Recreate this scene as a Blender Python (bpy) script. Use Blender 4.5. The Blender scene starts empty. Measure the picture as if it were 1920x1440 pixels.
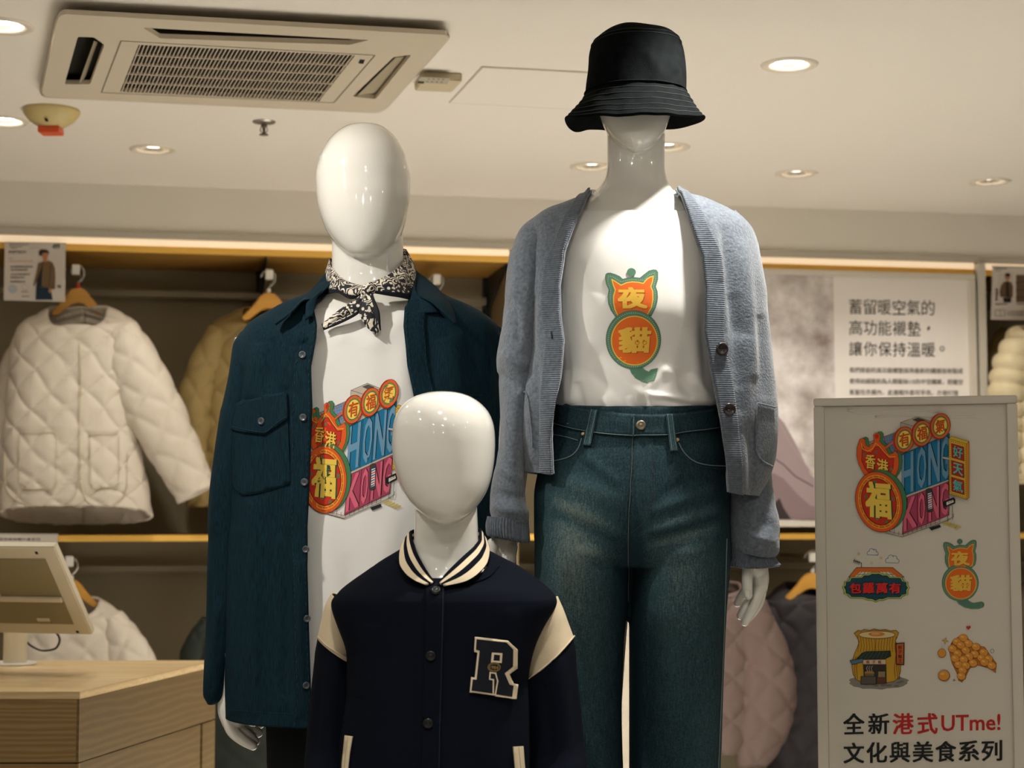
import bpy, bmesh, math, random
import numpy as np
from math import sin, cos, pi, atan, tan, sqrt
from mathutils import Vector, Matrix
from mathutils.bvhtree import BVHTree
random.seed(5)
SC = bpy.context.scene
COL = SC.collection

# ------------------------------------------------------------------ camera, world, lights, exposure
FPX, CX, CY = 3200.0, 960.0, 720.0
HC = 1.35                      # camera height
TH = atan(240 / FPX)           # pitched up a little
CEIL = HC + 1.20               # ceiling height
cam_d = bpy.data.cameras.new('camera')
cam_d.sensor_width = 36.0
cam_d.lens = FPX * 36.0 / 1920.0
cam_d.dof.use_dof = True
cam_d.dof.focus_distance = 3.28
cam_d.dof.aperture_fstop = 5.0
cam = bpy.data.objects.new('camera', cam_d)
cam.location = (0, 0, HC)
cam.rotation_euler = (pi / 2 + TH, 0, 0)
COL.objects.link(cam)
SC.camera = cam
SC.view_settings.view_transform = 'Standard'
SC.view_settings.look = 'None'
SC.view_settings.gamma = 1.0
SC.view_settings.use_curve_mapping = False
SC.view_settings.exposure = 0.35
w = bpy.data.worlds.new('world'); SC.world = w; w.use_nodes = True
w.node_tree.nodes['Background'].inputs[0].default_value = (1.0, .86, .66, 1)
w.node_tree.nodes['Background'].inputs[1].default_value = 0.02

def spot(name, loc, target, power, col=(1, .93, .80), size=60, blend=.5, radius=.03):
    l = bpy.data.lights.new(name, 'SPOT'); l.energy = power; l.color = col
    l.spot_size = math.radians(size); l.spot_blend = blend; l.shadow_soft_size = radius
    o = bpy.data.objects.new(name, l); o.location = loc
    d = Vector(target) - Vector(loc)
    o.rotation_euler = d.to_track_quat('-Z', 'Y').to_euler()
    COL.objects.link(o); o['kind'] = 'helper'
    return o
# aimed shop spotlights on the ceiling between the camera and the mannequins
WARM = (1, .97, .91)
spot('spotlight', (-1.00, 2.72, 2.47), (-.36, 3.38, 1.66), 40, WARM, 56, .6)
spot('spotlight', (.54, 3.05, 2.48), (.22, 3.17, 1.74), 60, WARM, 60, .5)
spot('spotlight', (-.20, 2.30, 2.47), (-.12, 2.97, 1.50), 12.0, WARM, 46, .7)
spot('spotlight', (-.10, .80, 2.46), (.0, 3.3, 1.88), 13, WARM, 36, .9)
# row of downlights that wash the jackets on the back shelves
DOWN = [(5, 48), (9, 227), (287, 280), (1480, 121), (1110, 312), (1250, 275), (1493, 325), (1855, 340)]

# ------------------------------------------------------------------ pixel rays and planes
_R = Vector((1, 0, 0)); _U = Vector((0, -sin(TH), cos(TH))); _F = Vector((0, cos(TH), sin(TH)))
CAM = Vector((0, 0, HC))
def ray(px, py):
    return _R * ((px - CX) / FPX) + _U * ((CY - py) / FPX) + _F
def P(px, py, Y):
    d = ray(px, py); return CAM + d * (Y / d.y)
def PZ(px, py, z):
    d = ray(px, py); return CAM + d * ((z - HC) / d.z)
class Plane:
    def __init__(s, p0, n): s.p = Vector(p0); s.n = Vector(n).normalized()
    def hit(s, px, py, off=0.0):          # off: metres towards the viewer
        d = ray(px, py); p = s.p - s.n * off
        return CAM + d * ((p - CAM).dot(s.n) / d.dot(s.n))
    def mapper(s, base=.0006, step=.00006):
        return lambda x, y, l: s.hit(x, y, 0) - s.n * (base + l * step)
PSI = atan(.1893)
WW = Vector((cos(PSI), sin(PSI), 0)); WN = Vector((-sin(PSI), cos(PSI), 0)); W0 = Vector((0, 6.47, 0))
def WP(n): return Plane(W0 + WN * n, WN)
def PN(px, py, n): return WP(n).hit(px, py)
def WL(s, n, z): return W0 + WW * s + WN * n + Vector((0, 0, z))
def sn(p): d = p - W0; return d.dot(WW), d.dot(WN)
def w2px(V):
    V = np.asarray(V, float) - np.array(CAM)
    xc = V[..., 0]; yc = V @ np.array(_U); zc = V @ np.array(_F)
    return CX + FPX * xc / zc, CY - FPX * yc / zc

# ------------------------------------------------------------------ materials
def lin(c):
    return tuple(((v / 255 / 12.92) if v / 255 <= .04045 else ((v / 255 + .055) / 1.055) ** 2.4) for v in c) + (1,)
MATS = {}
def mat(name, col, rough=.6, spec=.5, metal=0, coat=0, emit=0, var=None, bump=None, sheen=0, stripes=None, trans=0, coords='Object'):
    """var=(scale, amount, (sx,sy,sz), second colour)  bump=(scale, strength, dist, (sx,sy,sz))  stripes=(freq, axis, strength, dist)"""
    if name in MATS: return MATS[name]
    m = bpy.data.materials.new(name); m.use_nodes = True; nt = m.node_tree; N = nt.nodes; L = nt.links
    b = N['Principled BSDF']
    b.inputs['Base Color'].default_value = lin(col)
    b.inputs['Roughness'].default_value = rough
    b.inputs['Specular IOR Level'].default_value = spec
    b.inputs['Metallic'].default_value = metal
    b.inputs['Coat Weight'].default_value = coat
    b.inputs['Sheen Weight'].default_value = sheen
    b.inputs['Transmission Weight'].default_value = trans
    if emit:
        b.inputs['Emission Color'].default_value = lin(col); b.inputs['Emission Strength'].default_value = emit
    tc = N.new('ShaderNodeTexCoord')
    def mp(sc):
        q = N.new('ShaderNodeMapping'); q.inputs['Scale'].default_value = sc; L.new(tc.outputs[coords], q.inputs[0]); return q
    if var:
        q = mp(var[2]); n = N.new('ShaderNodeTexNoise'); n.inputs['Scale'].default_value = var[0]; n.inputs['Detail'].default_value = 5
        L.new(q.outputs[0], n.inputs['Vector'])
        r = N.new('ShaderNodeValToRGB'); r.color_ramp.elements[0].position = .5 - var[1]; r.color_ramp.elements[1].position = .5 + var[1]
        r.color_ramp.elements[0].color = lin(col); r.color_ramp.elements[1].color = lin(var[3])
        L.new(n.outputs[0], r.inputs[0]); L.new(r.outputs[0], b.inputs['Base Color'])
    nb = None
    if bump:
        q = mp(bump[3]); n = N.new('ShaderNodeTexNoise'); n.inputs['Scale'].default_value = bump[0]; n.inputs['Detail'].default_value = 4
        L.new(q.outputs[0], n.inputs['Vector'])
        nb = N.new('ShaderNodeBump'); nb.inputs['Strength'].default_value = bump[1]; nb.inputs['Distance'].default_value = bump[2]
        L.new(n.outputs[0], nb.inputs['Height'])
    if stripes:
        q = mp((1, 1, 1)); wv = N.new('ShaderNodeTexWave'); wv.bands_direction = stripes[1]; wv.inputs['Scale'].default_value = stripes[0]
        wv.inputs['Distortion'].default_value = .8; wv.inputs['Detail Scale'].default_value = .6
        L.new(q.outputs[0], wv.inputs['Vector'])
        n2 = N.new('ShaderNodeBump'); n2.inputs['Strength'].default_value = stripes[2]; n2.inputs['Distance'].default_value = stripes[3]
        L.new(wv.outputs[0], n2.inputs['Height'])
        if nb: L.new(nb.outputs[0], n2.inputs['Normal'])
        nb = n2
    if nb: L.new(nb.outputs[0], b.inputs['Normal'])
    MATS[name] = m
    return m
I3 = (1, 1, 1)
def wood(name, c1, c2, sc, axis_scale, rough=.45):
    m = bpy.data.materials.new(name); m.use_nodes = True; nt = m.node_tree; N = nt.nodes; L = nt.links
    b = N['Principled BSDF']; b.inputs['Roughness'].default_value = rough
    tc = N.new('ShaderNodeTexCoord'); q = N.new('ShaderNodeMapping'); q.inputs['Scale'].default_value = axis_scale
    L.new(tc.outputs['Object'], q.inputs[0])
    n0 = N.new('ShaderNodeTexNoise'); n0.inputs['Scale'].default_value = sc * .35; n0.inputs['Detail'].default_value = 3
    L.new(q.outputs[0], n0.inputs['Vector'])
    wv = N.new('ShaderNodeTexWave'); wv.bands_direction = 'Z'; wv.inputs['Scale'].default_value = sc; wv.inputs['Distortion'].default_value = 7
    wv.inputs['Detail'].default_value = 3; wv.inputs['Detail Scale'].default_value = 1.2
    L.new(q.outputs[0], wv.inputs['Vector'])
    mx = N.new('ShaderNodeMath'); mx.operation = 'MULTIPLY_ADD'; mx.inputs[1].default_value = .6
    L.new(wv.outputs[0], mx.inputs[0]); L.new(n0.outputs[0], mx.inputs[2])
    r = N.new('ShaderNodeValToRGB'); r.color_ramp.elements[0].position = .3; r.color_ramp.elements[1].position = 1.15 if False else 1.0
    r.color_ramp.elements[0].color = lin(c1); r.color_ramp.elements[1].color = lin(c2)
    L.new(mx.outputs[0], r.inputs[0]); L.new(r.outputs[0], b.inputs['Base Color'])
    MATS[name] = m; return m

GLOSS = mat('mannequin_gloss_white', (232, 228, 218), .09, .5, coat=.6)
GLOSS2 = GLOSS
PAINT = mat('ceiling_paint', (236, 229, 217), .85, .2, bump=(60, .15, .002, I3))
BULK = mat('bulkhead_paint', (230, 223, 210), .85, .2)
BACKP = mat('rack_back_panel', (156, 144, 116), .7, .3, bump=(200, .2, .001, I3))
YWOOD = mat('shelf_wood_edge', (252, 200, 96), .5, .4, var=(6, .3, (.6, 3, 8), (246, 190, 84)))  # yellow wood, colour raised to carry the strip light's brightness
YWOODU = mat('shelf_wood', (160, 118, 50), .6, .3, var=(5, .3, (.6, 3, 8), (140, 100, 42)))
DKMET = mat('dark_metal', (46, 48, 46), .45, .5, metal=.6)
RAIL = mat('rail_metal', (150, 140, 118), .4, .5, metal=.5)
CHROME = mat('chrome', (220, 215, 205), .15, .5, metal=1)
WPLAS = mat('white_plastic', (226, 221, 210), .4, .5)
WFRAME = mat('white_frame', (214, 205, 190), .4, .5)
HANGW = mat('hanger_wood', (226, 170, 78), .4, .5, var=(8, .3, (1, 1, 4), (212, 152, 62)))
TEE = mat('white_jersey', (236, 233, 227), .85, .15, bump=(900, .12, .001, I3), sheen=.1)
DENIMN = mat('dark_teal_denim', (3, 20, 27), .85, .15, var=(70, .22, (9, 9, .6), (14, 45, 57)), bump=(500, .25, .001, (1, 1, .3)))
DENIMNL = mat('teal_seam_thread', (34, 66, 76), .8, .2)
KNIT = mat('heather_knit', (82, 89, 98), .95, .1, var=(160, .22, I3, (114, 121, 129)), bump=(260, .55, .003, I3), sheen=.35)
KNITR = mat('heather_rib_knit', (76, 83, 92), .95, .1, var=(160, .25, I3, (104, 111, 120)), bump=(260, .4, .002, I3), stripes=(78, 'Z', .6, .0016), sheen=.3)
KNITV = mat('heather_rib_cuff', (74, 81, 90), .95, .1, var=(160, .25, I3, (102, 109, 118)), stripes=(75, 'X', .5, .0015), sheen=.3)
NAVYJ = mat('navy_fleece', (13, 17, 27), .95, .08, bump=(500, .2, .001, I3))
CREAMF = mat('cream_felt', (220, 202, 170), .85, .2, bump=(400, .3, .001, I3))
BLACKC = mat('black_cotton', (16, 19, 20), .9, .15)
HATC = mat('black_washed_denim', (5, 7, 8), .95, .06, var=(60, .2, (1, 1, 1), (13, 16, 16)), bump=(600, .5, .001, I3))
BTN = mat('dark_horn_button', (34, 32, 32), .3, .5)
BTNG = mat('grey_shell_button', (74, 78, 82), .3, .6)
METB = mat('antique_metal', (150, 140, 118), .35, .5, metal=.8)
DARKB = mat('dark_snap', (26, 27, 27), .35, .5, metal=.3)
# ------------------------------------------------------------------ object helpers
def link(name, me, m=None, parent=None, smooth=True, kind=None, label=None):
    o = bpy.data.objects.new(name, me); COL.objects.link(o)
    if m is not None:
        for q in (m if isinstance(m, (list, tuple)) else [m]): me.materials.append(q)
    if smooth and len(me.polygons): me.polygons.foreach_set('use_smooth', [True] * len(me.polygons))
    if parent is not None:
        o.parent = parent; o.matrix_parent_inverse = wm(parent).inverted()
    if kind: o['kind'] = kind
    if label: o['label'] = label
    return o
def wm(o):
    m = Matrix.LocRotScale(o.location, o.rotation_euler, o.scale)
    return wm(o.parent) @ o.matrix_parent_inverse @ m if o.parent else m
def empty(name, loc, label, cat, group=None):
    o = bpy.data.objects.new(name, None); o.empty_display_size = .05; o.location = loc; COL.objects.link(o)
    return tag(o, label, cat, group)
def tag(o, label, cat, group=None):
    o['label'] = label; o['category'] = cat
    if group: o['group'] = group
    return o
def struct(o): o['kind'] = 'structure'; return o
def mesh_of(V, Fc):
    me = bpy.data.meshes.new('m'); me.from_pydata([tuple(v) for v in V], [], Fc); me.update(); return me
def bm_obj(name, bm, m, parent=None, smooth=False, **k):
    bmesh.ops.recalc_face_normals(bm, faces=bm.faces)
    me = bpy.data.meshes.new(name); bm.to_mesh(me); bm.free()
    return link(name, me, m, parent, smooth, **k)
def autosmooth(o, ang=35):
    me = o.data
    me.polygons.foreach_set('use_smooth', [True] * len(me.polygons))
    bm = bmesh.new(); bm.from_mesh(me)
    for e in bm.edges: e.smooth = not (len(e.link_faces) == 2 and e.calc_face_angle(0) > math.radians(ang))
    bm.to_mesh(me); bm.free(); return o

def box(bm, c, hs, M=None):
    r = bmesh.ops.create_cube(bm, size=2)
    for v in r['verts']:
        p = Vector((v.co.x * hs[0], v.co.y * hs[1], v.co.z * hs[2]))
        v.co = (M @ p if M else p) + Vector(c)
    return r['verts']
MW = Matrix((WW, WN, (0, 0, 1))).transposed()
def wbox(name, s0, s1, n0, n1, z0, z1, m, parent=None, bev=.002, **k):
    bm = bmesh.new()
    box(bm, WL((s0 + s1) / 2, (n0 + n1) / 2, (z0 + z1) / 2), (abs(s1 - s0) / 2, abs(n1 - n0) / 2, abs(z1 - z0) / 2), MW)
    if bev: bmesh.ops.bevel(bm, geom=bm.edges[:], offset=bev, segments=1, affect='EDGES')
    return bm_obj(name, bm, m, parent, **k)
def prism(name, pts, vec, m, parent=None, bev=0, seg=2, smooth=False, **k):
    """extrude the closed polygon pts (3D) by vec"""
    bm = bmesh.new(); a = [bm.verts.new(p) for p in pts]; f = bm.faces.new(a)
    r = bmesh.ops.extrude_face_region(bm, geom=[f])
    bmesh.ops.translate(bm, verts=[v for v in r['geom'] if isinstance(v, bmesh.types.BMVert)], vec=vec)
    if bev:
        bmesh.ops.bevel(bm, geom=bm.edges[:], offset=bev, segments=seg, affect='EDGES')
    o = bm_obj(name, bm, m, parent, **k)
    if smooth: autosmooth(o)
    return o
def plate_holes(name, outer, holes, vec, m, parent=None, **k):
    bm = bmesh.new(); es = []
    for lp in [outer] + holes:
        vs = [bm.verts.new(p) for p in lp]
        es += [bm.edges.new((vs[i], vs[(i + 1) % len(vs)])) for i in range(len(vs))]
    bmesh.ops.triangle_fill(bm, use_beauty=True, use_dissolve=False, edges=es)
    r = bmesh.ops.extrude_face_region(bm, geom=bm.faces[:])
    bmesh.ops.translate(bm, verts=[v for v in r['geom'] if isinstance(v, bmesh.types.BMVert)], vec=vec)
    return bm_obj(name, bm, m, parent, **k)
def rounded(pts, r, seg=4):
    out = []
    n = len(pts)
    for i in range(n):
        a, b, c = Vector(pts[i - 1]), Vector(pts[i]), Vector(pts[(i + 1) % n])
        p = b + (a - b).normalized() * r; q = b + (c - b).normalized() * r
        for j in range(seg + 1):
            t = j / seg; out.append(tuple(p * (1 - t) ** 2 + b * 2 * t * (1 - t) + q * t * t))
    return out
def lathe(bm, prof, loc, zdir=(0, 0, 1), n=24, mi=0):
    """prof: list of (r, h) along zdir"""
    q = Vector(zdir).to_track_quat('Z', 'Y').to_matrix(); loc = Vector(loc); rings = []
    for r, h in prof:
        if r < 1e-6: rings.append([bm.verts.new(loc + q @ Vector((0, 0, h)))])
        else: rings.append([bm.verts.new(loc + q @ Vector((r * cos(2 * pi * i / n), r * sin(2 * pi * i / n), h))) for i in range(n)])
    for a, b in zip(rings, rings[1:]):
        for i in range(n):
            j = (i + 1) % n
            if len(a) == 1 and len(b) == 1: continue
            if len(a) == 1: f = bm.faces.new((a[0], b[i], b[j]))
            elif len(b) == 1: f = bm.faces.new((a[i], b[0], a[j]))
            else: f = bm.faces.new((a[i], b[i], b[j], a[j]))
            f.material_index = mi
def smooth_path(pts, n):
    pts = [np.array(p, float) for p in pts]
    d = [0]
    for a, b in zip(pts, pts[1:]): d.append(d[-1] + max(1e-6, np.linalg.norm(b - a)))
    A = np.array(pts); xs = np.array(d); xq = np.linspace(0, xs[-1], n)
    return np.stack([pchip(xs, A[:, i], xq) for i in range(A.shape[1])], 1)
def pchip(x, y, xq):
    x = np.asarray(x, float); y = np.asarray(y, float); h = np.diff(x); s = np.diff(y) / h; n = len(x)
    if n == 2: return y[0] + (xq - x[0]) * s[0]
    d = np.zeros(n)
    for i in range(1, n - 1):
        if s[i - 1] * s[i] > 0:
            w1 = 2 * h[i] + h[i - 1]; w2 = h[i] + 2 * h[i - 1]
            d[i] = (w1 + w2) / (w1 / s[i - 1] + w2 / s[i])
    d[0] = s[0]; d[-1] = s[-1]
    k = np.clip(np.searchsorted(x, xq) - 1, 0, n - 2); t = (xq - x[k]) / h[k]
    return ((1 + 2 * t) * (1 - t) ** 2 * y[k] + t * (1 - t) ** 2 * h[k] * d[k] + t * t * (3 - 2 * t) * y[k + 1] + t * t * (t - 1) * h[k] * d[k + 1])
def tube(bm, pts, r, n=8, caps=True, steps=None, mi=0):
    """round tube through the 3D points; r a radius or one radius per point"""
    rr = r if isinstance(r, (list, tuple)) else [r] * len(pts)
    A = smooth_path([tuple(p) + (q,) for p, q in zip(pts, rr)], steps or max(2, (len(pts) - 1) * 5 + 1)) if (steps is None or steps > 0) and len(pts) > 2 else np.array([tuple(p) + (q,) for p, q in zip(pts, rr)])
    prev = None; rings = []; N = None
    for i in range(len(A)):
        p = Vector(A[i, :3]); t = (Vector(A[min(i + 1, len(A) - 1), :3]) - Vector(A[max(i - 1, 0), :3])).normalized()
        if N is None: N = t.orthogonal().normalized()
        N = (N - t * N.dot(t)).normalized(); B = t.cross(N)
        rings.append([bm.verts.new(p + (N * cos(2 * pi * k / n) + B * sin(2 * pi * k / n)) * A[i, 3]) for k in range(n)])
    for a, b in zip(rings, rings[1:]):
        for k in range(n):
            f = bm.faces.new((a[k], a[(k + 1) % n], b[(k + 1) % n], b[k])); f.material_index = mi
    if caps:
        bm.faces.new(rings[0][::-1]); bm.faces.new(rings[-1])

# ---- ring lofts: ring = (xl, yl, xr, yr, Y, ry[, tilt])   pixels of the two silhouette points, distance, half depth
def R_(y, xl, xr, Y, ry, tilt=0): return (xl, y, xr, y, Y, ry, tilt)
def loft(rings, nv, nu, a0=None, a1=None, ex=2.3, rb=1.0, vpos=None, soft=0, bt=.25, softx=0):
    """grid (nv, nu, 3). a=0 faces the camera, +pi/2 the right. a0/a1: functions of the row's t -> pixel x of an opening edge"""
    A = np.array([tuple(r) + (0,) * (7 - len(r)) for r in rings], float)
    if vpos is None:
        mid = (A[:, :2] + A[:, 2:4]) / 2
        d = np.concatenate([[0], np.cumsum(np.maximum(np.linalg.norm(np.diff(mid, axis=0), axis=1), np.linalg.norm(np.diff(A[:, :2], axis=0), axis=1) * .6) + .5)])
    else: d = np.array(vpos, float)
    tq = np.linspace(d[0], d[-1], nv)
    Q = np.stack([pchip(d, A[:, i], tq) for i in range(7)], 1)
    V = np.zeros((nv, nu, 3))
    for i in range(nv):
        xl, yl, xr, yr, Y, ry, tl = Q[i]
        Lp, Rp = P(xl, yl, Y), P(xr, yr, Y); C = (Lp + Rp) / 2; H = (Rp - Lp) / 2
        lo, hi = -pi, pi
        yy = (yl + yr) / 2
        def ang(x):
            x = CX + (x - CX) * (Y - .93 * ry) / Y          # the edge lies on the near side of the ring
            s = max(-.999, min(.999, (x - (xl + xr) / 2) / max(1, (xr - xl) / 2)))
            s = math.copysign(abs(s) ** (ex / 2), s); return math.asin(s)
        if a0 is not None:   # garment open in front: goes from the right edge round the back to the left edge
            lo = ang(a1(yy)); hi = 2 * pi + ang(a0(yy))
        for j in range(nu):
            a = lo + (hi - lo) * j / (nu - 1)
            sa, ca = sin(a), cos(a)
            u = math.copysign(abs(sa) ** (2 / ex), sa); q = math.copysign(abs(ca) ** (2 / ex), ca)
            dep = ry * (1 if ca > 0 else rb)
            p = C + H * u + Vector((0, -dep * q, -tl * q * (1 if (q > 0 or tl < 0) else bt)))
            V[i, j] = p
    for _ in range(softx): V[1:-1, :, 0] = V[1:-1, :, 0] * .5 + (V[:-2, :, 0] + V[2:, :, 0]) * .25
    if soft:
        for _ in range(soft): V[1:-1, :, 1] = V[1:-1, :, 1] * .5 + (V[:-2, :, 1] + V[2:, :, 1]) * .25
    return V
def grid_faces(nv, nu, flip=False):
    F = []
    for i in range(nv - 1):
        for j in range(nu - 1):
            a = i * nu + j; q = (a, a + 1, a + nu + 1, a + nu)
            F.append(q if flip else q[::-1])
    return F
def normals(V):
    du = np.gradient(V, axis=1); dv = np.gradient(V, axis=0)
    n = np.cross(du, dv); n /= np.linalg.norm(n, axis=2, keepdims=True) + 1e-12
    return n
def cloth(V, folds=(), waves=None, seed=0, quilt=None, outward=-1, facing=True, rib=None):
    """real relief: folds = (x0,y0,x1,y1,width px,height mm) ridges(+)/valleys(-); waves = (amp mm, wavelength m, stretch z)"""
    V = V.copy(); n = normals(V) * outward
    # make the normals point away from the ring axis
    c = V.mean(axis=1, keepdims=True)
    s = np.sign(np.sum((V - c) * n, axis=(1, 2)).sum()); n = n * (1 if s >= 0 else -1)
    X, Y = w2px(V); front = n[..., 1] < .25
    D = np.zeros(X.shape)
    for (x0, y0, x1, y1, wd, h) in folds:
        dx, dy = x1 - x0, y1 - y0; L2 = dx * dx + dy * dy
        t = ((X - x0) * dx + (Y - y0) * dy) / L2; tc = np.clip(t, 0, 1)
        d2 = (X - x0 - tc * dx) ** 2 + (Y - y0 - tc * dy) ** 2
        taper = np.clip(np.sin(pi * np.clip(t * .86 + .07, 0, 1)), 0, 1) ** .5
        D += np.where(front, h / 1000 * np.exp(-d2 / (2 * wd * wd)) * taper, 0)
    if waves:
        rs = np.random.RandomState(seed)
        for amp, wl, st in waves:
            for _ in range(6):
                th = rs.uniform(0, 2 * pi); k = 2 * pi / (wl * rs.uniform(.7, 1.5)); ph = rs.uniform(0, 2 * pi); ph2 = rs.uniform(0, 2 * pi)
                arg = k * (np.cos(th) * V[..., 0] + .6 * np.sin(th) * V[..., 1] + np.sin(th) / st * V[..., 2]) + ph
                arg = arg + 1.1 * np.sin(k * .37 * (V[..., 2] * cos(th + 1) + V[..., 0]) + ph2)
                D += amp / 1000 / 6 * 1.6 * np.sin(arg)
    if quilt:
        s, h, sk = quilt[:3]
        ang = math.radians(quilt[3]) if len(quilt) > 3 else 0
        # arc length round the garment keeps the diamonds even
        dd = np.linalg.norm(np.diff(V, axis=1), axis=2); u = np.concatenate([np.zeros((V.shape[0], 1)), np.cumsum(dd, axis=1)], axis=1)
        u = u - u[:, V.shape[1] // 2][:, None]
        vv = np.concatenate([np.zeros((1, V.shape[1])), np.cumsum(np.linalg.norm(np.diff(V, axis=0), axis=2), axis=0)], axis=0)
        z = vv.mean(axis=1, keepdims=True) + 0 * u
        uu = u * cos(ang) + z * sin(ang); zz = -u * sin(ang) + z * cos(ang)
        wob = .06 * s * np.sin(zz * 31 + uu * 12 + seed)
        if sk == 'bands':
            a = np.abs(np.sin(pi * (zz + wob) / s)); D += h / 1000 * a ** .55
        else:
            a = np.abs(np.sin(pi * (uu + zz * sk + wob) / s)); b = np.abs(np.sin(pi * (uu - zz * sk - wob) / s))
            D += h / 1000 * (np.minimum(a, b) ** .36)
    if rib:
        k, h = rib
        dd = np.linalg.norm(np.diff(V, axis=1), axis=2).mean(axis=0); u = np.concatenate([[0], np.cumsum(dd)])
        D += h / 1000 * np.sin(2 * pi * u / k)[None, :]
    return V + n * D[..., None]
BV = {}
def garment(name, V, m, parent, thick=.003, key=None, **k):
    nv, nu = V.shape[:2]
    F = grid_faces(nv, nu)
    n = normals(V); c = V.mean(axis=1, keepdims=True)
    # orientation: faces must point away from the axis
    a, b, cc = V[0, 0], V[0, 1], V[1, 0]
    s = np.sum(np.cross(np.diff(V, axis=1)[:-1], np.diff(V, axis=0)[:, :-1]) * (V - c)[:-1, :-1])
    F = grid_faces(nv, nu, flip=(s > 0))
    me = mesh_of(V.reshape(-1, 3), F)
    if key: BV[key] = BVHTree.FromPolygons([tuple(v) for v in V.reshape(-1, 3)], F)
    o = link(name, me, m, parent, True, **k)
    if thick:
        q = o.modifiers.new('thickness', 'SOLIDIFY'); q.thickness = thick; q.offset = -1
    return o
def ruled(name, A, B, m, parent, na=24, nb=8, bulge=0.0, thick=.002, key=None, wav=0, mats_v=None, seed=0, **k):
    """surface between two curves given as (px,py,Y) lists"""
    a = smooth_path([P(*p) for p in A], na); b = smooth_path([P(*p) for p in B], na)
    V = np.zeros((na, nb, 3)); rs = np.random.RandomState(seed); ph = rs.uniform(0, 6, 4)
    for j in range(nb):
        t = j / (nb - 1); V[:, j] = a * (1 - t) + b * t
        V[:, j, 1] -= bulge * sin(pi * t)
        if wav:
            u = np.linspace(0, 1, na)
            V[:, j, 1] -= wav * (np.sin(u * 7 + ph[0] + t * 9) + np.sin(t * 14 + ph[1] - u * 4)) * .5 * sin(pi * min(1, t * 1.0))
    F = grid_faces(na, nb)
    me = mesh_of(V.reshape(-1, 3), F)
    if me.polygons and sum(p.normal.y for p in me.polygons) > 0: me.flip_normals()
    if key: BV[key] = BVHTree.FromPolygons([tuple(v) for v in V.reshape(-1, 3)], F)
    uv = me.uv_layers.new(name='uv')
    for p in me.polygons:
        for li in p.loop_indices:
            vi = me.loops[li].vertex_index; uv.data[li].uv = (vi // nb / (na - 1), vi % nb / (nb - 1))
    o = link(name, me, m, parent, True, **k)
    if mats_v:
        for p in me.polygons:
            t = (p.index % (nb - 1) + .5) / (nb - 1)
            for (t0, t1, mi) in mats_v:
                if t0 <= t < t1: p.material_index = mi
    if thick:
        q = o.modifiers.new('thickness', 'SOLIDIFY'); q.thickness = thick; q.offset = 0
    return o
def edge_band(name, V, side, width, m, parent, off=.002, thick=.003, nb=9, i0=0, i1=None, inset=0.0, **k):
    """band along the open front edge of a garment grid: side 0 = last column, 1 = first column; width(px y) in metres"""
    i1 = i1 or V.shape[0]; rows = []; n = normals(V); c = V.mean(axis=1, keepdims=True)
    if np.sum((V - c) * n) < 0: n = -n
    for i in range(i0, i1):
        P_ = V[i] if side else V[i][::-1]; N_ = n[i] if side else n[i][::-1]
        d = np.concatenate([[0], np.cumsum(np.linalg.norm(np.diff(P_, axis=0), axis=1))]); y = w2px(P_[0])[1]; w_ = width(y)
        q = inset + np.linspace(0, 1, nb) * w_
        rows.append([[np.interp(t, d, P_[:, a] + N_[:, a] * off) for a in range(3)] for t in q])
    G = np.array(rows); F = grid_faces(len(rows), nb); me = mesh_of(G.reshape(-1, 3), F)
    if sum(p.normal.y for p in me.polygons) > 0: me.flip_normals()
    o = link(name, me, m, parent, True, **k)
    q = o.modifiers.new('thickness', 'SOLIDIFY'); q.thickness = thick; q.offset = 1
    return o, G
def line3(name, pts, r, m, parent, dash=0, **k):
    bm = bmesh.new(); pts = [Vector(p) for p in pts]
    if dash:
        for i in range(0, len(pts) - dash, dash * 2): tube(bm, [pts[i], pts[i + dash]], r, 4, True, 0)
    else: tube(bm, pts, r, 5, True, 0)
    return bm_obj(name, bm, m, parent, True, **k)
def hit(bvh, px, py, fallY=3.3):
    d = ray(px, py).normalized(); h = bvh.ray_cast(CAM, d)
    if h[0] is None:
        h = bvh.find_nearest(P(px, py, fallY))
    n = h[1] if h[1].dot(d) < 0 else -h[1]
    return h[0], n
def surfmap(bvh, base=.0008, step=.00003, fallY=3.3):
    def f(x, y, l):
        p, n = hit(bvh, x, y, fallY); d = (CAM - p).normalized(); return p + d * ((base + l * step) / max(.3, d.dot(n)))
    return f
def applied(o):
    dg = bpy.context.evaluated_depsgraph_get(); dg.update()
    me = bpy.data.meshes.new_from_object(o.evaluated_get(dg)); old = o.data; o.modifiers.clear(); o.data = me
    bpy.data.meshes.remove(old)
    me.polygons.foreach_set('use_smooth', [True] * len(me.polygons)); return o
def bvh_of(o):
    return BVHTree.FromPolygons([v.co[:] for v in o.data.vertices], [p.vertices[:] for p in o.data.polygons])
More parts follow.
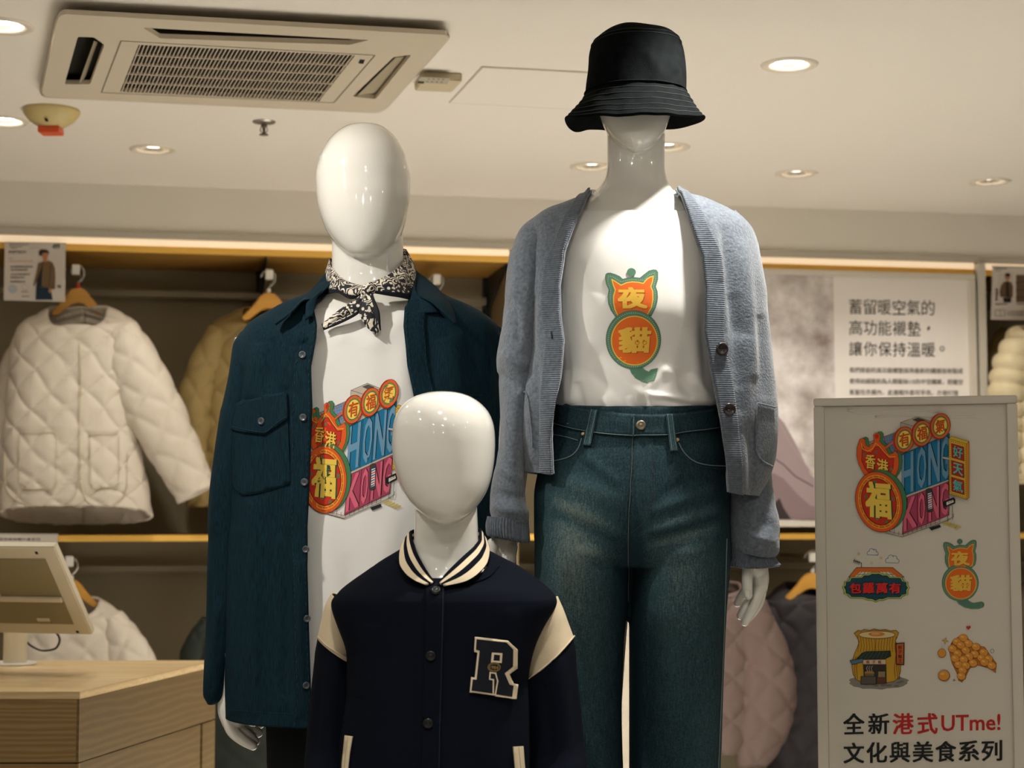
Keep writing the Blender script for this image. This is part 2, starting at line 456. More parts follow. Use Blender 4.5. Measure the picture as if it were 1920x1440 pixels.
def relief(o, folds):
    """folds on an arbitrary mesh, along its vertex normals"""
    me = o.data; n = len(me.vertices); V = np.zeros(n * 3); me.vertices.foreach_get('co', V); V = V.reshape(-1, 3)
    Nn = np.zeros(n * 3); me.vertices.foreach_get('normal', Nn); Nn = Nn.reshape(-1, 3)
    X, Y = w2px(V); D = np.zeros(n); fr = Nn[:, 1] < .2
    for (x0, y0, x1, y1, wd, h) in folds:
        dx, dy = x1 - x0, y1 - y0; t = ((X - x0) * dx + (Y - y0) * dy) / (dx * dx + dy * dy); tc = np.clip(t, 0, 1)
        d2 = (X - x0 - tc * dx) ** 2 + (Y - y0 - tc * dy) ** 2
        D += np.where(fr, h / 1000 * np.exp(-d2 / (2 * wd * wd)) * np.sin(pi * np.clip(t * .86 + .07, 0, 1)).clip(0) ** .5, 0)
    V += Nn * D[:, None]; me.vertices.foreach_set('co', V.ravel()); me.update()

# ---- things laid on a surface
def patch(name, bvh, poly, m, parent, step=9, off=.0015, thick=.0022, fallY=3.3, **k):
    bm = bmesh.new(); f = bm.faces.new([bm.verts.new((x, y, 0)) for x, y in poly])
    bm.normal_update(); bmesh.ops.triangulate(bm, faces=[f])
    cut(bm, step)
    for v in bm.verts:
        p, n = hit(bvh, v.co.x, v.co.y, fallY); v.co = p + n * off
    bmesh.ops.recalc_face_normals(bm, faces=bm.faces)
    if sum(f.normal.y for f in bm.faces) > 0: bmesh.ops.reverse_faces(bm, faces=bm.faces[:])
    me = bpy.data.meshes.new(name); bm.to_mesh(me); bm.free()
    o = link(name, me, m, parent, True, **k)
    if thick:
        q = o.modifiers.new('thickness', 'SOLIDIFY'); q.thickness = thick; q.offset = 1
    return o
def cut(bm, step):
    xs = [v.co.x for v in bm.verts]; ys = [v.co.y for v in bm.verts]
    x = math.floor(min(xs) / step) * step + step
    while x < max(xs):
        bmesh.ops.bisect_plane(bm, geom=bm.verts[:] + bm.edges[:] + bm.faces[:], plane_co=(x, 0, 0), plane_no=(1, 0, 0)); x += step
    y = math.floor(min(ys) / step) * step + step
    while y < max(ys):
        bmesh.ops.bisect_plane(bm, geom=bm.verts[:] + bm.edges[:] + bm.faces[:], plane_co=(0, y, 0), plane_no=(0, 1, 0)); y += step
def seam(name, bvh, pl, m, parent, wpx=1.2, off=.0006, h=.0012, dash=0, fallY=3.3, closed=False, n=None, **k):
    """raised thread, piping or seam following pixel polyline pl on the surface"""
    L = sum(math.hypot(b[0] - a[0], b[1] - a[1]) for a, b in zip(pl, pl[1:]))
    n = n or max(3, int(L / (dash if dash else 5)))
    A = smooth_path(pl, n * (2 if dash else 1))
    pts = []
    for x, y in A:
        p, nn = hit(bvh, x, y, fallY); pts.append(p + nn * (off + h * .5))
    rad = wpx / FPX * pts[0].y / 2
    bm = bmesh.new()
    if dash:
        for i in range(0, len(pts) - 1, 2): tube(bm, [pts[i], pts[i] * .3 + pts[i + 1] * .7], rad, 4, True, 0)
    else: tube(bm, pts, rad, 5, True, 0)
    return bm_obj(name, bm, m, parent, True, **k)
def button(bvh, px, py, r, m, parent, holes=True, name='button', fallY=3.3, lift=.002, dome=False, hole_m=None, **k):
    p, n = hit(bvh, px, py, fallY); p = p + n * lift; bm = bmesh.new(); rr = r / FPX * p.y
    if dome: lathe(bm, [(rr, -.002), (rr, .001), (rr * .8, .0025), (rr * .55, .0026), (rr * .5, .002), (rr * .3, .0034), (0, .0036)], p, n, 20)
    else: lathe(bm, [(rr, -.002), (rr, .0012), (rr * .9, .0022), (rr * .75, .0022), (rr * .62, .0012), (0, .0010)], p, n, 20)
    if holes:
        q = n.to_track_quat('Z', 'Y').to_matrix()
        for a in range(4):
            c = p + q @ Vector((rr * .26 * cos(a * pi / 2 + .8), rr * .26 * sin(a * pi / 2 + .8), .0012))
            lathe(bm, [(rr * .1, 0), (rr * .1, .0003), (0, .0003)], c, n, 8, 1)
    return bm_obj(name, bm, [m, hole_m or DARKB], parent, True, **k)

# ---- flat print: polygons in pixel coordinates, mapped on a plane or a fabric surface
_GL = {}
def glyphs(s, bold=0.0, shear=0.0):
    k = (s, bold, shear)
    if k not in _GL:
        c = bpy.data.curves.new('t', 'FONT'); c.body = s; c.resolution_u = 2; c.offset = bold; c.shear = shear; c.space_character = 1.0
        o = bpy.data.objects.new('t', c); COL.objects.link(o); me = o.to_mesh()
        V = np.array([(v.co.x, v.co.y) for v in me.vertices]); Fc = [tuple(p.vertices) for p in me.polygons]
        o.to_mesh_clear(); bpy.data.objects.remove(o); bpy.data.curves.remove(c)
        mn, mx = V.min(0), V.max(0); _GL[k] = ((V - mn) / (mx - mn), Fc, (mx - mn))
    return _GL[k]
class Art:
    def __init__(s, conv=lambda x, y: (x, y)): s.items = []; s.conv = conv; s.l = 0
    def add(s, pts, faces, col, up=True):
        if up: s.l += 1
        s.items.append(([s.conv(*p) for p in pts], faces, col, s.l))
    def poly(s, pts, col, up=True): s.add(pts, [tuple(range(len(pts)))], col, up)
    def rect(s, x0, y0, x1, y1, col): s.poly([(x0, y0), (x1, y0), (x1, y1), (x0, y1)], col)
    def ell(s, cx, cy, rx, ry, col, n=40, rot=0, a0=0, a1=360):
        c, q = cos(math.radians(rot)), sin(math.radians(rot)); pts = []
        for i in range(n):
            a = math.radians(a0 + (a1 - a0) * i / (n if a1 - a0 == 360 else n - 1)); x, y = rx * cos(a), ry * sin(a); pts.append((cx + x * c - y * q, cy + x * q + y * c))
        s.poly(pts, col)
    def ering(s, cx, cy, rx, ry, t, col, rot=0, n=44):
        c, q = cos(math.radians(rot)), sin(math.radians(rot)); pts = []
        for k in (0, 1):
            for i in range(n):
                a = 2 * pi * i / n; x, y = (rx - t * k) * cos(a), (ry - t * k) * sin(a); pts.append((cx + x * c - y * q, cy + x * q + y * c))
        s.add(pts, [(i, (i + 1) % n, n + (i + 1) % n, n + i) for i in range(n)], col)
    def line(s, pl, w, col, closed=False, up=True):
        if closed: pl = list(pl) + [pl[0]]
        pts = []; F = []
        for (x0, y0), (x1, y1) in zip(pl, pl[1:]):
            L = math.hypot(x1 - x0, y1 - y0) or 1; dx, dy = (x1 - x0) / L * w / 2, (y1 - y0) / L * w / 2
            b = len(pts); pts += [(x0 - dx - dy, y0 - dy + dx), (x0 - dx + dy, y0 - dy - dx), (x1 + dx + dy, y1 + dy - dx), (x1 + dx - dy, y1 + dy + dx)]
            F.append((b, b + 1, b + 2, b + 3))
        s.add(pts, F, col, up)
    def dots(s, pl, sp, r, col, closed=False):
        if closed: pl = list(pl) + [pl[0]]
        L = sum(math.hypot(b[0] - a[0], b[1] - a[1]) for a, b in zip(pl, pl[1:])); n = max(2, int(L / sp))
        xs = np.concatenate([[0], np.cumsum([math.hypot(b[0] - a[0], b[1] - a[1]) for a, b in zip(pl, pl[1:])])]); A = np.array(pl, float)
        pts = []; F = []
        for d in np.arange(n) / n * L:
            x, y = np.interp(d, xs, A[:, 0]), np.interp(d, xs, A[:, 1]); b = len(pts)
            pts += [(x + r * cos(k * pi / 3), y + r * sin(k * pi / 3)) for k in range(6)]; F.append(tuple(range(b, b + 6)))
        s.add(pts, F, col)
    def text(s, t, quad, col, bold=0.0, shear=0.0):
        """quad: top-left, top-right, bottom-right, bottom-left corners of the lettering's box"""
        V, Fc, d = glyphs(t, 0, shear); q = [np.array(p, float) for p in quad]
        bx, by = bold * .72 / d[0], bold * .72 / d[1]
        st = [(0, 0)] if bold < .012 else [(-1, -.6), (1, -.6), (-1, .6), (1, .6)] if bold < .04 else [(i, j) for i in (-1, 0, 1) for j in (-.7, 0, .7)]
        for k, (ox, oy) in enumerate(st):
            pts = []
            for u, v in V:
                u = u * (1 - 2 * bx) + bx + ox * bx; v = v * (1 - 2 * by) + by + oy * by
                pts.append(tuple((q[3] * (1 - u) + q[2] * u) * (1 - v) + (q[0] * (1 - u) + q[1] * u) * v))
            s.add(pts, Fc, col, k == 0); s.l += .2
    def tbox(s, t, x, y, h, col, bold=0.0, w=None, ang=0, shear=0.0):
        """lettering of height h with its top-left corner at x,y"""
        _, _, d = glyphs(t, 0, shear); w = w or h * d[0] / d[1]; c, q = cos(math.radians(ang)), sin(math.radians(ang))
        f = lambda a, b: (x + a * c - b * q, y + a * q + b * c)
        s.text(t, [f(0, 0), f(w, 0), f(w, h), f(0, h)], col, bold, shear)
    def build(s, name, mapper, parent, step=None, rough=.7, **k):
        bm = bmesh.new(); cols = []
        for pts, faces, col, l in s.items:
            if col not in cols: cols.append(col)
            vs = [bm.verts.new((x, y, l)) for x, y in pts]
            for f in faces:
                try: fc = bm.faces.new([vs[i] for i in f]); fc.material_index = cols.index(col)
                except ValueError: pass
        bm.normal_update()
        for f in bm.faces:
            if f.normal.z < 0: f.normal_flip()
        if True:
            bmesh.ops.triangulate(bm, faces=[f for f in bm.faces if len(f.verts) > 4])
        if step: cut(bm, step)
        for v in bm.verts: v.co = mapper(v.co.x, v.co.y, v.co.z)
        for f in bm.faces:
            f.normal_update()
            if f.normal.y > 0: f.normal_flip()
        me = bpy.data.meshes.new(name); bm.to_mesh(me); bm.free()
        ms = [mat('print_%d_%d_%d' % c, c, rough, .3) for c in cols]
        return link(name, me, ms, parent, False, **k)

# ---- solid bodies: closed volumes fused with a voxel remesh
def solid(bm, V):
    nv, nu = V.shape[:2]; rings = [[bm.verts.new(V[i, j]) for j in range(nu - 1)] for i in range(nv)]; n = nu - 1
    for a, b in zip(rings, rings[1:]):
        for k in range(n): bm.faces.new((a[k], a[(k + 1) % n], b[(k + 1) % n], b[k]))
    bm.faces.new(rings[0][::-1]); bm.faces.new(rings[-1])
def capsules(bm, chain, Yd=None):
    """chain of (x,y,Y,r px): tube with round ends"""
    pts = [P(x, y, Y) for x, y, Y, r in chain]; rad = [r / FPX * Y for x, y, Y, r in chain]
    tube(bm, pts, rad, 14, True, (len(pts) - 1) * 6 + 1)
    for p, r in ((pts[0], rad[0]), (pts[-1], rad[-1])):
        bmesh.ops.create_icosphere(bm, subdivisions=3, radius=r, matrix=Matrix.Translation(p))
def fused(name, bm, m, parent, voxel, it=3, **k):
    bmesh.ops.recalc_face_normals(bm, faces=bm.faces)
    o = bm_obj(name, bm, m, parent, True, **k)
    q = o.modifiers.new('r', 'REMESH'); q.mode = 'VOXEL'; q.voxel_size = voxel; q.use_smooth_shade = True
    s = o.modifiers.new('s', 'SMOOTH'); s.factor = .5; s.iterations = it
    return applied(o)
# ================================================================== THE ROOM
XL, XR, YB = -4.2, 5.2, -3.2
def V3(*a): return Vector(a)
hole_c = [PZ(x, y, CEIL) for x, y in DOWN]
holes = [[c + V3(.052 * cos(k * pi / 14), .052 * sin(k * pi / 14), 0) for k in range(28)] for c in hole_c]
o = plate_holes('ceiling', [V3(XL, YB, CEIL), V3(XR, YB, CEIL), V3(XR, 9.2, CEIL), V3(XL, 9.2, CEIL)], holes, V3(0, 0, .012), PAINT); struct(o)
o = prism('ceiling_slab', [V3(XL, YB, CEIL + .2), V3(XR, YB, CEIL + .2), V3(XR, 9.2, CEIL + .2), V3(XL, 9.2, CEIL + .2)], V3(0, 0, .05), PAINT); struct(o)
# lower soffit towards the camera
z = HC + 1.15
p, q = PZ(1920, 55, z), PZ(690, 0, z); d = (p - q).normalized()
e1 = p + d * (XR - p.x) / d.x; e0 = p + d * (XL - p.x) / d.x
struct(prism('trim_1', [e0, e1, V3(XR, YB, z), V3(XL, YB, z)], V3(0, 0, .0495), PAINT))
FLOOR = mat('floor_tile', (226, 223, 217), .5, .4, var=(3, .2, I3, (220, 216, 209)))
WALLM = mat('shop_wall', (190, 184, 172), .8, .2)
struct(prism('floor', [V3(XL, YB, 0), V3(XR, YB, 0), V3(XR, 9.2, 0), V3(XL, 9.2, 0)], V3(0, 0, -.05), FLOOR))
for nm, a, b, n_ in (('wall_left', V3(XL, YB, 0), V3(XL, 9.2, 0), V3(-.1, 0, 0)), ('wall_right', V3(XR, YB, 0), V3(XR, 9.2, 0), V3(.1, 0, 0)),
                     ('wall_front', V3(XL, YB, 0), V3(XR, YB, 0), V3(0, -.1, 0))):
    struct(prism(nm, [a, b, b + V3(0, 0, CEIL), a + V3(0, 0, CEIL)], n_, WALLM))
# ---- back wall: bulkhead over recessed clothes bays
zT = PN(340, 463, 0).z          # top of the yellow shelf edge
zS = PN(340, 475.5, 0).z        # its underside
zG = PN(340, 452, 0).z          # top of the glowing strip
zL1, zL0 = PN(300, 1003, 0).z, PN(300, 1015, 0).z
S0, S1 = -4.3, 5.6
o = wbox('wall_back', S0, S1, .46, .52, 0, CEIL, BACKP, bev=0); struct(o)
o = wbox('bulkhead', S0, S1, 0, .45, zG + .012, CEIL, BULK, bev=0); struct(o)
o = wbox('trim_2', S0, S1, -.012, .012, zG + .004, zG + .03, mat('bulkhead_lip', (190, 182, 166), .7, .2), bev=.002); struct(o)  # lip greyed to paint the shadow line above the strip light
sP0, sP1 = sn(PN(1836, 700, -.02))[0], sn(PN(1850, 700, -.02))[0]     # white post between bays
sE = sn(PN(955, 600, 0))[0]
GLOW = mat('strip_light_diffuser', (255, 230, 194), .5, .2, emit=.42)
def shelf_unit(s0, s1, label, arms=()):
    t = empty('wall_shelf', WL((s0 + s1) / 2, .2, 0), label, 'clothes rack')
    wbox('shelf_board', s0, s1, .004, .455, zS, zT, YWOODU, t, bev=0)
    e = wbox('shelf_edge', s0, s1, -.004, .004, zS, zT, YWOOD, t, bev=.001, label='yellow wooden edge of the top shelf')
    wbox('strip_light', s0, s1, -.004, .03, zT + .001, zG + .003, GLOW, t, bev=.002, label='warm glowing strip light above the shelf')
    wbox('shelf_board', s0, s1, .004, .455, zL0, zL1, YWOODU, t, bev=0)
    wbox('shelf_edge', s0, s1, -.004, .004, zL0, zL1, YWOOD, t, bev=.001, label='yellow wooden edge of the lower shelf')
    zr = WP(.40).hit(340, 552, 0).z; zr2 = WP(.40).hit(340, 1066, 0).z
    for zz in (zr, zr2): wbox('hang_rail', s0 + .02, s1 - .02, .39, .412, zz - .016, zz + .016, RAIL, t, bev=.004)
    return t, zr, zr2
def bracket(parent, px, zz, up=0):
    s = sn(PN(px, 480, .0))[0]; m = DKMET
    bm = bmesh.new()
    vs = [(.02, zz), (.07, zz), (.455, zz), (.455, zz - .30), (.40, zz - .30), (.40, zz - .13), (.06, zz - .02)]
    a = [WL(s, n_, z_) for n_, z_ in vs]
    f = bm.faces.new([bm.verts.new(p) for p in a]); r = bmesh.ops.extrude_face_region(bm, geom=[f])
    bmesh.ops.translate(bm, verts=[v for v in r['geom'] if isinstance(v, bmesh.types.BMVert)], vec=WW * .008)
    bm_obj('bracket', bm, m, parent)
    wbox('upright_strip', s - .016, s + .004, .43, .459, zz - 1.3, zz, m, parent, bev=.001)
rackA, zr, zr2 = shelf_unit(S0 + .1, sE + .0, 'long yellow-edged clothes rack behind the mannequins, left of the white wall poster')
bracket(rackA, 497, zS); bracket(rackA, 950, zS)
rackB, _, _ = shelf_unit(sE + .04, sP0 - .005, 'yellow-edged clothes rack bay behind the white poster with big lettering')
rackC, _, _ = shelf_unit(sP1 + .005, S1 - .1, 'yellow-edged clothes rack bay right of the white post, at the right edge')
bracket(rackC, 1858, zS)
struct(wbox('trim_3', sP0, sP1, -.03, .45, 0, zG + .002, mat('white_post', (206, 198, 184), .6, .3), bev=.002))
struct(wbox('trim_4', sE + .002, sE + .036, .0, .455, 0, zS - .002, mat('end_panel', (140, 120, 88), .6, .3), bev=.001))

# ---- face-out arm, hanger
def arm(rack, px, py, Yo=.03):
    """square white end cap in front of the jacket hook at (px,py); arm runs back to the rail"""
    s, _ = sn(WP(Yo).hit(px, py)); zz = WP(Yo).hit(px, py).z
    wbox('display_arm', s - .008, s + .008, Yo + .012, .40, zz - .010, zz + .006, RAIL, rack, bev=.001)
    wbox('arm_end_cap', s - .0145, s + .0145, Yo - .006, Yo + .012, zz - .02, zz + .018, WPLAS, rack, bev=.003, label='small white square cap')
def hanger(px, py, label, Yn=.055, red=False, wide=1.0):
    """py: top of the wooden shoulders"""
    pl = WP(Yn); base = pl.hit(px, py)
    t = empty('clothes_hanger', base, label, 'hanger', 'wooden hangers on the back racks')
    prof = [(0, 0), (9, 1), (18, 9), (27, 21), (38, 34), (49, 44), (50, 49), (44, 53), (36, 50), (24, 40), (12, 32), (0, 29)]
    pts = [(x * wide, y) for x, y in prof] + [(-x * wide, y) for x, y in prof[1:-1]][::-1]
    pts3 = [pl.hit(px + x, py + y, 0.01) for x, y in pts]
    prism('wooden_shoulders', pts3, WN * .02, HANGW, t, bev=.004, smooth=True)
    bm = bmesh.new(); hk = [(0, 2), (1, -9), (7, -15), (12, -25), (9, -36), (0, -42), (-9, -38), (-15, -29)]
    tube(bm, [pl.hit(px + x, py + y) for x, y in hk], .0032, 8)
    bm_obj('hook', bm, mat('clear_wire_hook', (205, 200, 190), .2, .6, metal=.6), t, True)
    bm = bmesh.new(); lathe(bm, [(0, .012), (.007, .012), (.009, 0), (.007, -.006)], base + V3(0, 0, .004), (0, 0, 1), 12)
    bm_obj('hook_collar', bm, mat('red_plastic', (190, 50, 36), .5) if red else WPLAS, t, True, label='red plastic collar' if red else 'white plastic collar')
    return t
def jacket(name, label, cat, Y, rows, sleeves, m, quilt, group=None, nv=110, nu=150, waves=((2.5, .16, 2.5),), seed=1, thick=.012):
    t = empty(name, P((rows[-1][0] + rows[-1][2]) / 2, rows[-1][1], Y), label, cat, group)
    V = loft([R_(r[0], r[1], r[2], Y, r[3], *r[4:]) for r in rows], nv, nu, ex=2.6)
    V = cloth(V, waves=waves, quilt=quilt, seed=seed)
    garment('body', V, m, t, thick, key=name + label)
    for i, (Ys, rr) in enumerate(sleeves):
        V = loft([(a[0], a[1], b[0], b[1], Y + Ys, r) for a, b, r in rr], 70, 70, ex=2.2)
        V = cloth(V, waves=waves, quilt=quilt, seed=seed + 3 + i)
        garment('sleeve', V, m, t, .006, key=name + label + 's%d' % i)
    return t, BV[name + label]
CREAMQ = mat('cream_quilted_nylon', (216, 204, 186), .6, .3, bump=(30, .35, .006, I3), sheen=.1)
KHAKIQ = mat('khaki_quilted_nylon', (150, 127, 78), .6, .3, bump=(30, .35, .006, I3))
MAUVEQ = mat('mauve_quilted_nylon', (112, 93, 86), .6, .3, bump=(30, .35, .006, I3))
DARKQ = mat('charcoal_quilted_nylon', (50, 46, 48), .6, .3, bump=(30, .35, .006, I3))
GREENQ = mat('dark_green_quilted_nylon', (38, 44, 38), .65, .3, bump=(30, .35, .006, I3))
IVORYQ = mat('ivory_puffer_nylon', (214, 198, 160), .5, .4, bump=(30, .4, .006, I3))
PIPE = mat('cream_piping', (206, 192, 166), .6, .3)
G1 = 'quilted jackets hanging on the racks'
# cream quilted jacket, left
Yj = 6.18
t, b = jacket('quilted_jacket', 'large cream quilted collarless jacket hanging at the far left with two patch pockets', 'jacket', Yj,
    [(583, 93, 200, .045, .085), (591, 76, 224, .06, .06), (603, 50, 246, .075, .03), (622, 34, 262, .088, .01), (660, 26, 264, .095), (740, 18, 255, .098), (800, 13, 252, .098), (860, 9, 262, .10), (930, 5, 276, .10, -.02), (966, 3, 281, .10, -.034)],
    [(-.03, [((206, 628), (250, 606), .05), ((206, 668), (284, 650), .062), ((214, 720), (312, 704), .066), ((236, 780), (338, 756), .066), ((262, 822), (354, 796), .062), ((298, 880), (377, 848), .058), ((338, 942), (396, 912), .052)]),
     (.07, [((38, 620), (70, 640), .04), ((14, 670), (60, 690), .055), ((-4, 740), (44, 745), .055), ((-14, 820), (30, 820), .055), ((-20, 900), (20, 900), .05)])],
    CREAMQ, (.128, 12, .95), G1, 190, 230)
for nm, pl in (('front_piping', [(10, 849), (9, 890), (14, 918), (40, 943), (80, 951), (110, 950), (137, 935), (147, 901), (148, 780), (149, 656)]),
               ('front_piping', [(151, 901), (161, 937), (189, 950), (215, 947), (233, 928), (238, 905), (238, 849)]),
               ('placket_edge', [(149, 645), (152, 700), (150, 800), (151, 900)])):
    seam(nm, b, pl, PIPE, t, 2.6, .001, .003, fallY=Yj)
for pl in ([(38, 812), (106, 812), (106, 905), (98, 917), (50, 917), (38, 905)], [(168, 814), (222, 814), (222, 905), (214, 915), (178, 915), (169, 905)]):
    patch('pocket', b, pl, CREAMQ, t, 4, .002, .003, fallY=Yj)
    seam('pocket_edge', b, pl[1:] + [pl[0]], PIPE, t, 1.8, .005, .002, fallY=Yj)
    seam('pocket_edge', b, [pl[0], pl[1]], PIPE, t, 2.2, .005, .003, fallY=Yj)
o = prism('care_label', [P(x, y, Yj - .02) for x, y in ((134, 617), (153, 617), (153, 630), (134, 630))], V3(0, .001, 0), mat('label_white', (226, 222, 215), .8), t, label='small white neck label')
arm(rackA, 142, 505); hanger(146, 539, 'wooden hanger with a red collar, in the cream jacket at the left', red=True)
# khaki jacket
Yk = 6.43
t, b = jacket('quilted_jacket', 'khaki quilted jacket hanging behind the shoulder of the dark denim shirt', 'jacket', Yk,
    [(584, 457, 560, .045, .06), (594, 430, 585, .065, .04), (612, 404, 600, .08, .01), (650, 394, 606, .09), (850, 386, 610, .095), (950, 380, 614, .095)],
    [(-.03, [((398, 612), (432, 622), .04), ((374, 650), (424, 668), .055), ((352, 705), (408, 716), .058), ((340, 750), (398, 756), .058), ((345, 850), (392, 850), .055), ((356, 950), (398, 950), .05)])],
    KHAKIQ, (.125, 14, .95), G1, 130, 150, seed=4)
arm(rackA, 505, 514); hanger(504, 548, 'wooden hanger in the khaki jacket beside the dark shirt collar')
arm(rackA, 819, 523); hanger(819, 556, 'hanger whose hook shows behind the right shoulder of the dark shirt')
# lower bay, left
t, b = jacket('quilted_jacket', 'white quilted jacket hanging low behind the tablet stand', 'jacket', 6.22,
    [(1131, 88, 184, .045, .06), (1141, 66, 206, .06, .04), (1158, 40, 228, .08, .01), (1190, 28, 240, .09), (1300, 20, 245, .095), (1500, 15, 255, .095)],
    [(-.03, [((196, 1158), (222, 1150), .04), ((196, 1198), (252, 1180), .055), ((205, 1245), (278, 1215), .058), ((222, 1310), (300, 1290), .055), ((250, 1420), (318, 1400), .05)])],
    CREAMQ, (.128, 12, .95), G1, 110, 130, seed=7)
arm(rackA, 130, 1052); hanger(134, 1087, 'wooden hanger low behind the tablet stand')
t, b = jacket('quilted_jacket', 'dark green quilted jacket hanging low beside the hand of the dark shirt mannequin', 'jacket', 6.3,
    [(1140, 418, 520, .045, .05), (1152, 396, 545, .065, .03), (1172, 376, 570, .08), (1220, 362, 590, .09), (1400, 355, 600, .095), (1600, 350, 610, .095)],
    [(-.02, [((382, 1158), (410, 1166), .04), ((358, 1190), (404, 1200), .055), ((340, 1235), (392, 1240), .058), ((334, 1330), (385, 1330), .055), ((336, 1450), (385, 1450), .05)])],
    GREENQ, (.09, 8, 1.0), G1, 110, 130, seed=9)
# cream jacket seen between the jeans legs
t, b = jacket('quilted_jacket', 'pale cream jacket glimpsed between the legs of the blue jeans', 'jacket', 6.5,
    [(1080, 1076, 1166, .05, .05), (1092, 1050, 1192, .07, .03), (1112, 1030, 1206, .085, .01), (1160, 1022, 1212, .09), (1330, 1018, 1214, .092), (1500, 1016, 1215, .095)],
    [(-.02, [((1040, 1104), (1062, 1116), .04), ((1012, 1150), (1056, 1160), .055), ((996, 1240), (1044, 1240), .055), ((990, 1400), (1034, 1400), .05)])], CREAMQ, (.128, 9, .95), G1, 120, 130, seed=12)
arm(rackB, 1121, 1030); hanger(1121, 1062, 'wooden hanger hidden behind the seat of the blue jeans')
t, b = jacket('quilted_jacket', 'mauve quilted jacket hanging low beside the bare hand of the cardigan mannequin', 'jacket', 6.50,
    [(1098, 1290, 1386, .06, .04), (1115, 1268, 1398, .075, .02), (1128, 1246, 1420, .085), (1165, 1238, 1426, .10), (1280, 1235, 1420, .10), (1408, 1232, 1412, .10)],
    [(-.05, [((1388, 1140), (1428, 1127), .05), ((1384, 1185), (1456, 1178), .062), ((1388, 1235), (1480, 1240), .068), ((1388, 1290), (1487, 1290), .068), ((1384, 1350), (1481, 1348), .064), ((1383, 1400), (1462, 1396), .056), ((1388, 1436), (1434, 1430), .045)])],
    MAUVEQ, (.14, 16, .95), G1, 120, 140, seed=14)
t, b = jacket('quilted_jacket', 'charcoal quilted jacket hanging between the mauve jacket and the sign stand', 'jacket', 6.80,
    [(1100, 1474, 1570, .06, .04), (1114, 1452, 1590, .075, .02), (1135, 1436, 1606, .09), (1200, 1430, 1615, .10), (1330, 1440, 1615, .10), (1500, 1445, 1615, .10)],
    [(-.02, [((1440, 1124), (1468, 1136), .04), ((1424, 1170), (1475, 1180), .05), ((1420, 1260), (1470, 1260), .05), ((1424, 1400), (1468, 1400), .05)])],
    DARKQ, (.14, 16, .95), G1, 120, 140, seed=16)
arm(rackB, 1524, 1044); hanger(1524, 1074, 'wooden hanger half hidden by the left edge of the sign stand')
t, b = jacket('puffer_jacket', 'ivory puffer jacket with horizontal baffles at the right edge', 'jacket', 6.76,
    [(612, 1912, 2010, .06, .04), (626, 1895, 2030, .075, .02), (650, 1884, 2045, .09), (720, 1882, 2050, .10), (860, 1880, 2055, .10), (905, 1885, 2050, .09)],
    [(-.04, [((1888, 636), (1925, 640), .05), ((1868, 680), (1922, 690), .06), ((1860, 740), (1915, 745), .062), ((1862, 820), (1912, 820), .06), ((1870, 890), (1908, 890), .05)])],
    IVORYQ, (.062, 16, 'bands'), G1, 110, 110, seed=18)
t, b = jacket('quilted_jacket', 'olive jacket tucked behind the ivory puffer at the right edge', 'jacket', 7.02,
    [(616, 1880, 1975, .04, .03), (630, 1864, 1990, .05, .02), (655, 1856, 2000, .05), (760, 1853, 2005, .05), (870, 1853, 2005, .05)],
    [], KHAKIQ, (.09, 6, 1.0), G1, 80, 90, seed=20)
t, b = jacket('quilted_jacket', 'dark brown jacket low at the right edge beyond the sign stand', 'jacket', 6.95,
    [(1090, 1930, 2030, .05, .03), (1105, 1905, 2050, .07, .02), (1150, 1880, 2060, .09), (1500, 1876, 2065, .09)],
    [], mat('brown_quilted_nylon', (84, 70, 54), .6, .3), (.09, 8, 1.0), G1, 90, 90, seed=21)

# ================================================================== ceiling fittings
RING = mat('downlight_ring', (226, 216, 196), .35, .5)
REFL = mat('downlight_reflector', (235, 228, 214), .16, .5, metal=.85)
LAMP = mat('downlight_lamp', (255, 248, 236), .4, .3, emit=22)
LAMP2 = mat('small_downlight_lamp', (255, 240, 222), .4, .3, emit=6)
def downlight(i, c, label):
    t = empty('ceiling_downlight', c, label, 'ceiling light', 'recessed downlights in the shop ceiling')
    bm = bmesh.new(); lathe(bm, [(.078, 0), (.076, -.004), (.066, -.006), (.053, -.003), (.05, .002)], c, (0, 0, 1), 32); bm_obj('ring', bm, RING, t, True)
    bm = bmesh.new(); lathe(bm, [(.051, 0), (.046, .028), (.034, .05)], c, (0, 0, 1), 32); bm_obj('reflector', bm, REFL, t, True)
    k_ = 1 if i in (0, 1, 3) else .85
    bm = bmesh.new(); lathe(bm, [(0, .012), (.038 * k_, .012), (.040 * k_, .016), (0, .017)], c, (0, 0, 1), 24); bm_obj('lamp', bm, LAMP if k_ == 1 else LAMP2, t, True)
    l = bpy.data.lights.new('downlight_beam', 'SPOT'); l.energy = 16; l.color = (1, .955, .88); l.spot_size = math.radians(128); l.spot_blend = .8; l.shadow_soft_size = .03
    lo = bpy.data.objects.new('downlight_beam', l); lo.location = c + V3(0, 0, -.012); COL.objects.link(lo); lo['kind'] = 'helper'
for i, (c, lb) in enumerate(zip(hole_c, ['bright recessed downlight cut by the top left corner, left of the air conditioner', 'recessed downlight at the left edge beside the smoke detector',
        'round unlit-looking downlight below the air conditioner, left of the sprinkler', 'largest lit downlight, on the ceiling right of the bucket hat', 'small downlight just left of the neck under the bucket hat',
        'small downlight half hidden by the neck under the bucket hat, on its right side', 'small downlight right of the cardigan mannequin, middle of the far row', 'small downlight nearest the right edge in the far row'])):
    downlight(i, c, lb)
